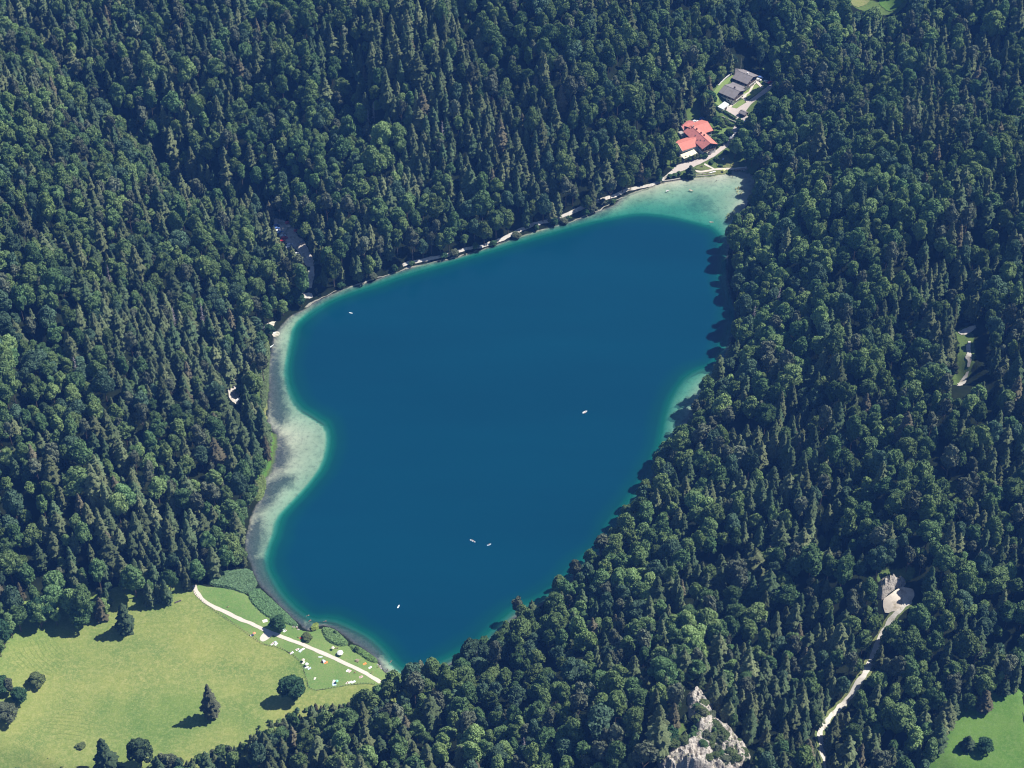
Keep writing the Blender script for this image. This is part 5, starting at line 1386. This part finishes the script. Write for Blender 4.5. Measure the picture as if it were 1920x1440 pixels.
def car(px, py, rz, col, label, group='cars in the shaded car park'):
    p = at(px, py)
    if col not in CARS:
        CARS[col] = o = make_car(col, label, group); o.location = (p.x, p.y, p.z+0.2); o.rotation_euler = (0, 0, R(rz))
    else: o = copy_tree(CARS[col], (p.x, p.y, p.z+0.2), R(rz), None, label, group)
RD, WH, BL, GY, TN = (0.55, 0.03, 0.04), (0.75, 0.75, 0.75), (0.08, 0.16, 0.42), (0.25, 0.27, 0.3), (0.45, 0.4, 0.33)
for x, y, rz, c, lb in [(541,419,15,RD,'red car parked nearest the far trees of the shaded car park'),(557,434,20,RD,'red car parked across the aisle beneath overhanging trees'),(533.5,448,22,RD,'red car in the sunny row of the car park'),(528.6,453,22,RD,'smaller red car half hidden below the sunny red one'),
    (530.5,444,22,WH,'white car beside the sunny red car'),(543.7,460.5,22,WH,'white car at the lower end of the car park'),(542,465.5,22,WH,'white car lowest but one in the car park'),(518,425,18,BL,'dark blue car at the upper corner of the car park'),(519,430,18,BL,'lighter lit blue car below the upper corner'),
    (521,434.5,18,WH,'white car between the two blue rows'),(526,438,20,BL,'blue car in the middle of the parked row'),(532.5,440,20,TN,'beige car in the middle of the parked row'),(549,469,24,GY,'grey car at the shaded bottom end'),(556,478,30,WH,'white car glimpsed through the crowns below the car park'),(566,457,200,GY,'grey car in deep shade across the aisle'),(548,426,18,TN,'beige car between the two shaded red cars')]:
    car(x, y, rz, c, lb)
for x, y, rz, c, lb in [(1374,255,60,WH,'white car parked by the clipped round tree'),(1371,260,60,GY,'silver car parked at the bend by the clipped round tree'),(1379,250,60,GY,'grey car in shade behind the clipped round tree'),(1303,229,30,WH,'white car tucked behind the red roof of the inn'),(1308,229.5,30,WH,'second white car behind the red roof of the inn'),(1316,224.5,30,BL,'blue car in shade behind the inn'),
    (1425.5,147,-20,BL,'blue car beside the upper house'),(1422,151,-20,WH,'white car in front of the upper house'),(1437,155,-30,WH,'white car at the top of the paved drive'),(1444,156,40,RD,'red vehicle at the top of the paved drive'),(1400,228,50,BL,'blue car in the shade below the dark shed'),(1402,237,50,WH,'white car below the shed under trees')]:
    car(x, y, rz, c, lb, 'cars near the inn and houses')
for x, y, rz, c, lb in [(443,738,60,GY,'grey car in the shaded layby near the shore'),(447,752,60,WH,'white car at the lower end of the shaded layby')]:
    car(x, y, rz, c, lb, 'cars in the layby')

# ------------------------------------------------------------------ people
M_SKIN = flat('skin', (0.50, 0.30, 0.21), 0.6, 0.3, 0.05)
M_HAIR = flat('hair', (0.06, 0.04, 0.03), 0.7)
def person_mesh(pose):
    J, E, Rd = [], [], []
    def j(p, r, par=None):
        J.append(Vector(p)); Rd.append(r)
        if par is not None: E.append((par, len(J)-1))
        return len(J)-1
    if pose == 'stand': T_ = Matrix.Identity(4)
    hip = j((0, 0, 0.95), 0.13); wa = j((0, 0, 1.12), 0.115, hip); ch = j((0, 0, 1.32), 0.14, wa); nk = j((0, 0, 1.50), 0.055, ch); hd = j((0.01, 0, 1.60), 0.085, nk); j((0.02, 0, 1.70), 0.08, hd)
    j((0.10, 0, 1.62), 0.02, hd)
    for s in (-1, 1):
        if pose == 'sit':
            k = j((0.42, s*0.12, 1.22), 0.075, j((0.03, s*0.10, 0.93), 0.095, hip)); a = j((0.62, s*0.12, 0.86), 0.045, k); j((0.76, s*0.13, 0.84), 0.035, a)
        elif pose == 'walk':
            k = j((s*0.16+0.05, s*0.1, 0.52), 0.06, j((0, s*0.09, 0.90), 0.085, hip)); a = j((s*0.24-0.02, s*0.1, 0.10), 0.04, k); j((s*0.24+0.14, s*0.1, 0.04), 0.035, a)
        else:
            k = j((0.02, s*0.1, 0.50), 0.06, j((0, s*0.09, 0.88), 0.085, hip)); a = j((0, s*0.1, 0.09), 0.04, k); j((0.15, s*0.11, 0.035), 0.035, a)
        sh_ = j((0, s*0.18, 1.42), 0.06, ch)
        if pose == 'swim': el = j((0.02, s*0.35, 1.65), 0.042, sh_); wr = j((0.04, s*0.28, 1.92), 0.03, el); f = (0, -s*0.05, 0.09)
        elif pose == 'sit': el = j((-0.18, s*0.26, 1.18), 0.042, sh_); wr = j((-0.24, s*0.28, 0.92), 0.03, el); f = (-0.03, 0, -0.08)
        else: el = j((-0.03, s*0.25, 1.15), 0.042, sh_); wr = j((0.06, s*0.27, 0.92), 0.03, el); f = (0.02, 0, -0.09)
        pl = j(Vector(J[wr])+Vector(f)*0.6, 0.035, wr)
        for q in range(4): j(Vector(J[pl])+Vector(f)*(0.8+0.1*(1.5-abs(q-1.5)))+Vector((0.025*(q-1.5), 0.0, 0)), 0.009, pl)
        j(Vector(J[wr])+Vector(f)*0.8+Vector((0.055, 0, 0)), 0.010, pl)
    me = bpy.data.meshes.new('body'); me.from_pydata(J, E, []); o = link('tmp_body', me)
    md = o.modifiers.new('s', 'SKIN'); md.use_smooth_shade = True
    for i, v in enumerate(me.skin_vertices[0].data): v.radius = (Rd[i], Rd[i]*(0.8 if i in (1, 2, 0) else 1)); v.use_root = (i == 0)
    o.modifiers.new('u', 'SUBSURF').levels = 1
    dg = bpy.context.evaluated_depsgraph_get()
    m2 = bpy.data.meshes.new_from_object(o.evaluated_get(dg)); bpy.data.objects.remove(o)
    m2.materials.clear(); m2.materials.append(M_SKIN)
    return m2
def cloth_mat(c): return flat('cloth_%02d%02d%02d' % tuple(int(q*99) for q in c), c, 0.9, 0.1, 0.05)
BODY = {}
def person(px, py, pose, rz, swim, label, group='people on the bathing lawn', z=None):
    p = at(px, py)
    base = 'stand' if pose in ('lie', 'stand') else pose
    if base not in BODY: BODY[base] = person_mesh(base)
    e = empty('person', (p.x, p.y, p.z+0.34 if z is None else z), R(rz), label, 'person', group)
    b = link('body', BODY[base], e)
    hr_ = MB().sph((-0.015, 0, 1.70), 0.105, (1.05, 0.92, 0.85), 2).build('hair', M_HAIR, b, True)
    w = MB().cyl((0, 0, 0.84), (0, 0, 1.03), 0.17, 0.155, 10).build('swimwear', cloth_mat(swim), b, True)
    if pose == 'lie':
        b.rotation_euler = (0, R(-90), 0); b.location = (0.9, 0, 0.18)
    elif pose == 'sit': b.location = (0, 0, -0.80)
    elif pose == 'swim':
        b.rotation_euler = (0, R(82), 0); b.location = (-1.0, 0, -0.02)
    elif pose == 'wade': b.location = (0, 0, 0)
    return e
BLK, NAV, REDc, GRN = (0.03, 0.03, 0.04), (0.05, 0.08, 0.25), (0.5, 0.05, 0.05), (0.05, 0.3, 0.15)
def towel(px, py, w, l, rz, c, label, name='beach_towel', cat='towel', stripe=None):
    p = at(px, py); b = MB(); n = 8
    for i in range(n):
        b.box((-l/2+l*(i+.5)/n, 0, 0.03+0.015*math.sin(i*2.1)), (l/n*1.02, w, 0.03))
    o = b.build(name, cloth_mat(c)); o.location = (p.x, p.y, p.z+0.36); o.rotation_euler = (0, 0, R(rz))
    tag(o, label, cat, 'towels and blankets on the lawn'); return o
CR, W_, PK, LB, ORG = (0.72, 0.66, 0.58), (0.80, 0.80, 0.80), (0.70, 0.50, 0.50), (0.55, 0.68, 0.80), (0.80, 0.28, 0.08)
for a in [(497,1165,2.0,2.6,20,CR,'cream blanket lying alone above the path bay'),(473,1191.5,1.0,2.0,40,W_,'white towel beside the orange parasol at the lawn fence'),
    (511,1208,1.1,2.0,50,W_,'white towel, outer of three below the path bay'),(515,1205.5,1.2,2.1,35,LB,'pale blue towel, upper of three below the path bay'),(518,1208.5,1.1,2.0,60,W_,'white towel, inner of three below the path bay'),
    (558,1218.5,1.1,2.0,30,W_,'white towel at the left of the group below the path'),(563.5,1221,1.3,2.0,60,LB,'pale towel with bags at the middle of the group below the path'),(568,1218,1.1,2.0,35,W_,'white towel at the right of the group below the path'),
    (547,1225,1.1,2.1,40,W_,'white towel close to the fence corner'),(575,1252,1.2,2.0,10,W_,'white towel beneath the small white parasol'),(569,1243,1.1,2.0,60,CR,'cream towel beneath the multicoloured parasol'),(580,1254,1.1,1.9,40,LB,'pale blue towel at the lower right of the parasol pair'),
    (611,1243,1.4,1.9,20,ORG,'orange towel beside the grey beach tent'),(565,1197,1.0,1.9,20,REDc,'red towel in front of the rounded bush'),
    (652,1258,1.0,1.9,50,W_,'white towel, left of a pair on the mid lawn'),(656,1259.5,1.0,1.9,50,PK,'pale pink towel, right of a pair on the mid lawn'),(677,1270,1.2,2.0,30,PK,'pinkish towel near the lower path bend'),(694,1252.5,1.1,2.0,45,W_,'bright white towel near the shore end'),
    (684,1245.5,1.2,1.9,35,ORG,'orange towel beside the wooden table'),(626.5,1278.5,1.4,1.9,80,W_,'white towel under the green parasol'),(627,1284,1.5,2.0,10,LB,'pale blue towel below the green parasol'),(651,1281,0.9,1.8,50,CR,'cream towel first of three along the lower fence'),
    (656.5,1280,1.0,2.2,35,W_,'white towel second of three along the lower fence'),(662.5,1279.5,1.2,2.4,30,(0.7,0.85,0.8),'mint towel third of three along the lower fence'),(590.5,1273,0.9,1.6,70,CR,'small cream towel alone above the big round tree'),(534,1184,1.2,2.0,40,W_,'white towel in the edge of the tree shade by the path bay'),
    (1333,324,0.9,2.0,20,W_,'white towel on the stone steps of the bay'),(1339,322.5,1.0,2.2,20,W_,'white towel on the shore lawn beside the stone steps'),(1356,299,1.0,1.8,70,W_,'white towel at the upper end of the bathing lawn'),(515,624.5,1.0,1.9,30,W_,'white towel on the stony landing of the near shore')]:
    towel(*a)
def parasol(px, py, r, h, c, label, c2=None, cat='parasol'):
    p = at(px, py); e = empty('parasol', (p.x, p.y, p.z+0.34), 0, label, cat, 'parasols')
    MB().cyl((0, 0, -0.2), (0, 0, h), 0.035).build('pole', M_METAL, e)
    for k, cc in ((0, c), (1, c2 or c)):
        V = []; F = []
        for i in range(8):
            if i % 2 != k: continue
            a0, a1 = i*math.pi/4, (i+1)*math.pi/4; am = (a0+a1)/2; o = len(V)
            V += [(0, 0, h+0.02), (r*.55*math.cos(a0), r*.55*math.sin(a0), h-.22*r), (r*.55*math.cos(a1), r*.55*math.sin(a1), h-.22*r), (r*math.cos(a0), r*math.sin(a0), h-.5*r), (r*math.cos(a1), r*math.sin(a1), h-.5*r)]
            F += [(o, o+1, o+2), (o+1, o+3, o+4, o+2)]
        MB().faces(V, F).build('canopy', cloth_mat(cc), e)
parasol(638, 1228, 1.75, 2.4, (0.82, 0.82, 0.78), 'very large white parasol between path and shrubbery')
parasol(624.5, 1218.5, 0.9, 1.9, CR, 'small cream parasol beside the very large white one')
parasol(477, 1191, 0.85, 1.8, ORG, 'orange parasol near the lawn fence', (0.85, 0.4, 0.3))
parasol(632, 1281, 0.85, 1.9, (0.25, 0.62, 0.42), 'green parasol near the lower fence')
parasol(575.5, 1249, 1.0, 1.9, W_, 'white parasol of the pair beside the fence bend')
parasol(569, 1241, 0.9, 1.8, (0.8, 0.5, 0.5), 'multicoloured parasol of the pair beside the fence bend', (0.75, 0.75, 0.5))
parasol(531, 1182.5, 0.95, 1.9, (0.6, 0.75, 0.78), 'pale blue parasol at the edge of the round tree')
parasol(1357, 322.5, 1.1, 2.2, (0.85, 0.85, 0.35), 'yellow parasol on the shore lawn by the bay')
def tent(px, py, rz, c, label):
    p = at(px, py); e = empty('beach_tent', (p.x, p.y, p.z+0.34), R(rz), label, 'beach tent')
    V = []; F = []
    for i in range(7):
        a = math.pi*i/6
        for x, s in ((0.8, 1.0), (0.0, 0.85), (-0.7, 0.25)): V.append((x, 1.15*s*math.cos(a), 1.25*s*math.sin(a)))
    for i in range(6):
        for k in range(2): F.append((i*3+k, i*3+k+1, i*3+k+4, i*3+k+3))
    MB().faces(V, F).build('shell', cloth_mat(c), e)
    MB().box((0.1, 0, 0.03), (1.7, 2.1, 0.05)).build('groundsheet', cloth_mat(BLK), e)
tent(608, 1241, 200, (0.60, 0.63, 0.72), 'pale grey beach tent below the white paddle board')
tent(508, 1172, 200, (0.10, 0.15, 0.42), 'dark blue beach tent in the shade of the round tree')
def board(px, py, rz, c, label, z=0.38, L=2.5):
    p = at(px, py); V = []; F = []; n = 12
    for i in range(n+1):
        t = i/n; x = (t-.5)*L; w = 0.38*math.sin(math.pi*min(max(t*0.92+0.05, 0), 1))**0.55; kz = 0.12*abs(2*t-1)**3
        V += [(x, -w, kz), (x, w, kz), (x, w*0.9, kz+.13), (x, -w*0.9, kz+.13)]
    for i in range(n):
        for k in range(4): F.append((i*4+k, i*4+(k+1) % 4, (i+1)*4+(k+1) % 4, (i+1)*4+k))
    F += [(0, 1, 2, 3), (n*4+3, n*4+2, n*4+1, n*4)]
    e = empty('paddle_board', (p.x, p.y, p.z+z), R(rz), label, 'paddle board')
    MB().faces(V, F).build('hull', cloth_mat(c), e); MB().box((0, 0, 0.14), (L*.5, 0.5, 0.02)).build('deck_pad', cloth_mat((0.6, 0.7, 0.7)), e)
    MB().box((-L*0.38, 0, -0.05), (0.22, 0.03, 0.16)).build('fin', cloth_mat(BLK), e)
    return e
board(601, 1233, 2, W_, 'white paddle board lying on the lawn above the grey tent')
board(554.5, 1171.5, -25, W_, 'white paddle board at the edge of the small inlet')
board(885, 1013.5, -20, W_, 'white paddle board afloat, left of the pair in the lower lake', 0.0)
board(888, 1015.5, -25, LB, 'pale paddle board touching the white one in the lower lake', 0.0)
board(917, 1021.5, 30, LB, 'lone pale paddle board beside the floating pair', 0.0)
board(747, 1137.5, 70, W_, 'small white paddle board near the lower end of the lake', 0.0, 2.4)
board(658, 587, -20, W_, 'white paddle board in the upper left of the deep water', 0.0)
board(508, 650, 50, (0.6, 0.6, 0.58), 'long pale board moored against the near shore', 0.0, 5.0)
person(885, 1013.5, 'sit', -20, BLK, 'person sitting on the white paddle board', 'people afloat', 0.12)
person(888, 1015.5, 'sit', -25, NAV, 'person sitting on the pale paddle board', 'people afloat', 0.12)
person(917, 1021.5, 'sit', 30, REDc, 'person sitting on the lone pale paddle board', 'people afloat', 0.12)
def boat(px, py, rz, L, c, label, cat='rowing boat'):
    p = at(px, py); e = empty('rowing_boat', (p.x, p.y, 0), R(rz), label, cat, 'boats on the lake')
    V = []; F = []; n = 10
    for i in range(n+1):
        t = i/n; x = (t-.5)*L; w = L*0.19*(math.sin(math.pi*min(0.12+t*0.88, 1))**0.6); k = 0.12*(2*t-1)**2
        V += [(x, -w, .42+k), (x, -w*.7, -.12), (x, w*.7, -.12), (x, w, .42+k), (x, w*.88, .42+k), (x, w*.6, .02), (x, -w*.6, .02), (x, -w*.88, .42+k)]
    for i in range(n):
        for k in range(8): F.append((i*8+k, i*8+(k+1) % 8, (i+1)*8+(k+1) % 8, (i+1)*8+k))
    F += [tuple(range(8)), tuple(n*8+k for k in range(8))[::-1]]
    MB().faces(V, F).build('hull', cloth_mat(c), e)
    for x in (-L*.2, L*.15): MB().box((x, 0, .3), (.25, L*.34, .05)).build('thwart', M_OAK, e)
    for s in (-1, 1): MB().cyl((0, s*L*.1, .45), (-L*.3, s*L*.33, .35), .03).build('oar', M_OAK, e)
    return e
boat(1097, 773, 38, 3.4, W_, 'white rowing boat alone in the middle of the lake')
boat(1252, 358, 35, 2.8, W_, 'small white boat in the shallow bay nearest the near wooded shore')
boat(1296, 357.5, -28, 3.4, (0.82, 0.78, 0.62), 'larger cream boat in the middle of the shallow bay')
boat(1334, 417, 0, 2.8, (0.7, 0.72, 0.6), 'small pale boat over the edge of the deep water by the bay')
boat(1398, 318.5, 20, 3.6, (0.5, 0.42, 0.34), 'brown boat moored at the jetty')
for a in [(427,1139.5,'sit',30,BLK,'person sitting alone with a dark bag on the lawn above the path'),(511.5,1207,'lie',50,NAV,'person lying on the white towel, outer of three'),(515,1206.5,'sit',200,BLK,'person sitting on the pale blue towel below the path bay'),
    (563,1219,'sit',120,NAV,'person sitting amid towels below the path'),(558,1218.5,'lie',30,REDc,'person lying at the left of the towel group below the path'),(544,1226,'sit',40,BLK,'person sitting beside the white towel near the fence corner'),
    (573,1250,'sit',100,BLK,'person sitting in the shade of the small white parasol'),(578.5,1253.5,'lie',20,NAV,'person lying beside the parasol pair'),(603,1243,'sit',0,NAV,'person sitting before the grey beach tent'),(559,1196,'sit',10,BLK,'person in dark clothes sitting beside the red towel'),
    (551,1178,'stand',40,NAV,'person standing at the small inlet'),(557,1179,'sit',90,ORG,'person sitting on the stones of the small inlet'),(665,1262.5,'sit',30,BLK,'person in dark clothes on the mid lawn'),(677,1270,'lie',30,GRN,'person lying on the pinkish towel'),
    (697.5,1263,'walk',30,BLK,'person walking at the edge of the path near its end'),(710,1252.5,'stand',20,REDc,'person standing on the gravel at the water edge'),(629,1217,'sit',20,BLK,'person sitting between the cream and the large white parasol'),(633,1216.5,'sit',80,NAV,'person sitting behind the large white parasol'),
    (629,1279.5,'lie',80,BLK,'person lying under the green parasol'),(651.5,1281.5,'sit',50,REDc,'person sitting on the first towel by the lower fence'),(536,1183.5,'sit',50,NAV,'person sitting at the edge of the tree shade'),(469,1192,'sit',40,BLK,'person sitting beside the orange parasol')]:
    person(*a)
for a in [(732.5,1241,'swim',60,BLK,'swimmer off the end of the lawn'),(727,1256.5,'wade',60,BLK,'person wading in the pale shallows at the end of the lawn'),(577,1154.5,'swim',20,BLK,'swimmer off the small inlet'),(581,1164,'swim',40,REDc,'second swimmer close to the yellow green willow'),(609,1165,'swim',10,NAV,'swimmer beyond the yellow green willow')]:
    person(*a, 'bathers in the water', -0.02 if a[2] == 'swim' else -0.6)
for a in [(1370.5,331,'wade',0,BLK,'person wading by the jetty, nearer the shore lawn'),(1373.6,332,'wade',40,BLK,'person wading by the jetty, nearer the jetty'),(1343,339,'wade',80,NAV,'person wading off the stone steps')]:
    person(*a, 'bathers in the water', -0.7)
for a in [(1361,308,'sit',30,BLK,'person sitting in the middle of the bathing lawn'),(1370,312,'sit',50,NAV,'person sitting low on the bathing lawn'),(1374,311.5,'sit',10,BLK,'person sitting low on the bathing lawn beside the other'),(1315,313,'sit',0,BLK,'person sitting on the oval lawn'),(1318,327,'sit',250,REDc,'person sitting on the stone steps of the bay'),(1326,326,'sit',250,BLK,'person sitting farther along the stone steps')]:
    person(*a, 'people at the bathing shore')
# benches and tables
def bench(px, py, rz, label, table=False):
    p = at(px, py); e = empty('picnic_table' if table else 'bench', (p.x, p.y, p.z+0.34), R(rz), label, 'picnic table' if table else 'bench')
    if table:
        MB().box((0, 0, .74), (2.0, .8, .06)).build('table_top', M_OAK, e)
        for s in (-.7, .7): MB().box((0, s, .44), (2.0, .3, .05)).build('seat', M_OAK, e)
        for x in (-.8, .8): MB().box((x, 0, .36), (.08, 1.5, .08)).cyl((x, -.6, 0), (x, -.2, .72), .05).cyl((x, .6, 0), (x, .2, .72), .05).build('leg', M_OAK, e)
    else:
        MB().box((0, 0, .45), (1.8, .45, .06)).build('seat', M_OAK, e); MB().box((0, -.22, .75), (1.8, .05, .35), rx=-.15).build('backrest', M_OAK, e)
        for x in (-.8, .8): MB().box((x, 0, .21), (.08, .4, .44)).build('leg', M_OAK, e)
bench(670, 1240, -20, 'pale wooden picnic table between path and shore shrubbery', True)
bench(527, 1184, 20, 'wooden bench at the edge of the path bay under the round tree')
bench(1315.5, 313.5, 10, 'dark bench on the oval lawn')
for i, (x, y) in enumerate([(553,1174),(556,1176.5),(550,1176),(559,1181),(712,1250),(714,1254),(708,1247),(1385,318),(1390,319),(1394,319.5),(1380,320)]):
    p = at(x, y); b = MB().sph((0, 0, 0.25), 0.6, (1.2, 0.9, 0.6), 2)
    for v in b.bm.verts: v.co += Vector((mnoise.noise(v.co*2.3+Vector((i, 0, 0)))*0.25,)*3)
    o = b.build('boulder', M_STONE); o.location = p; o.rotation_euler = (0, 0, i)
    tag(o, ('pale boulder at the small inlet below the round tree' if i < 4 else 'pale boulder on the gravel at the end of the lawn' if i < 7 else 'pale boulder along the shore beside the jetty'), 'boulder', 'boulders at the inlet' if i < 4 else 'boulders at the lawn end' if i < 7 else 'boulders by the jetty')
# ------------------------------------------------------------------ haze
def haze():
    x0, x1, y0, y1, z0, z1 = GX0-20, GX1+20, -400.0, GY1+20, -33.0, CAM_H+15
    b = MB().box(((x0+x1)/2, (y0+y1)/2, (z0+z1)/2), (x1-x0, y1-y0, z1-z0))
    m = bpy.data.materials.new('haze'); m.use_nodes = True; nt = m.node_tree; nt.nodes.clear()
    out = N(nt, 'ShaderNodeOutputMaterial'); v = N(nt, 'ShaderNodeVolumePrincipled')
    v.inputs['Color'].default_value = (0.10, 0.32, 1.0, 1); v.inputs['Density'].default_value = HAZE; v.inputs['Anisotropy'].default_value = 0.0
    nt.links.new(v.outputs[0], out.inputs['Volume'])
    o = b.build('haze', m); tag(o, 'thin blue summer haze in the air', None, None, 'stuff')
HAZE = 0.000075
haze()
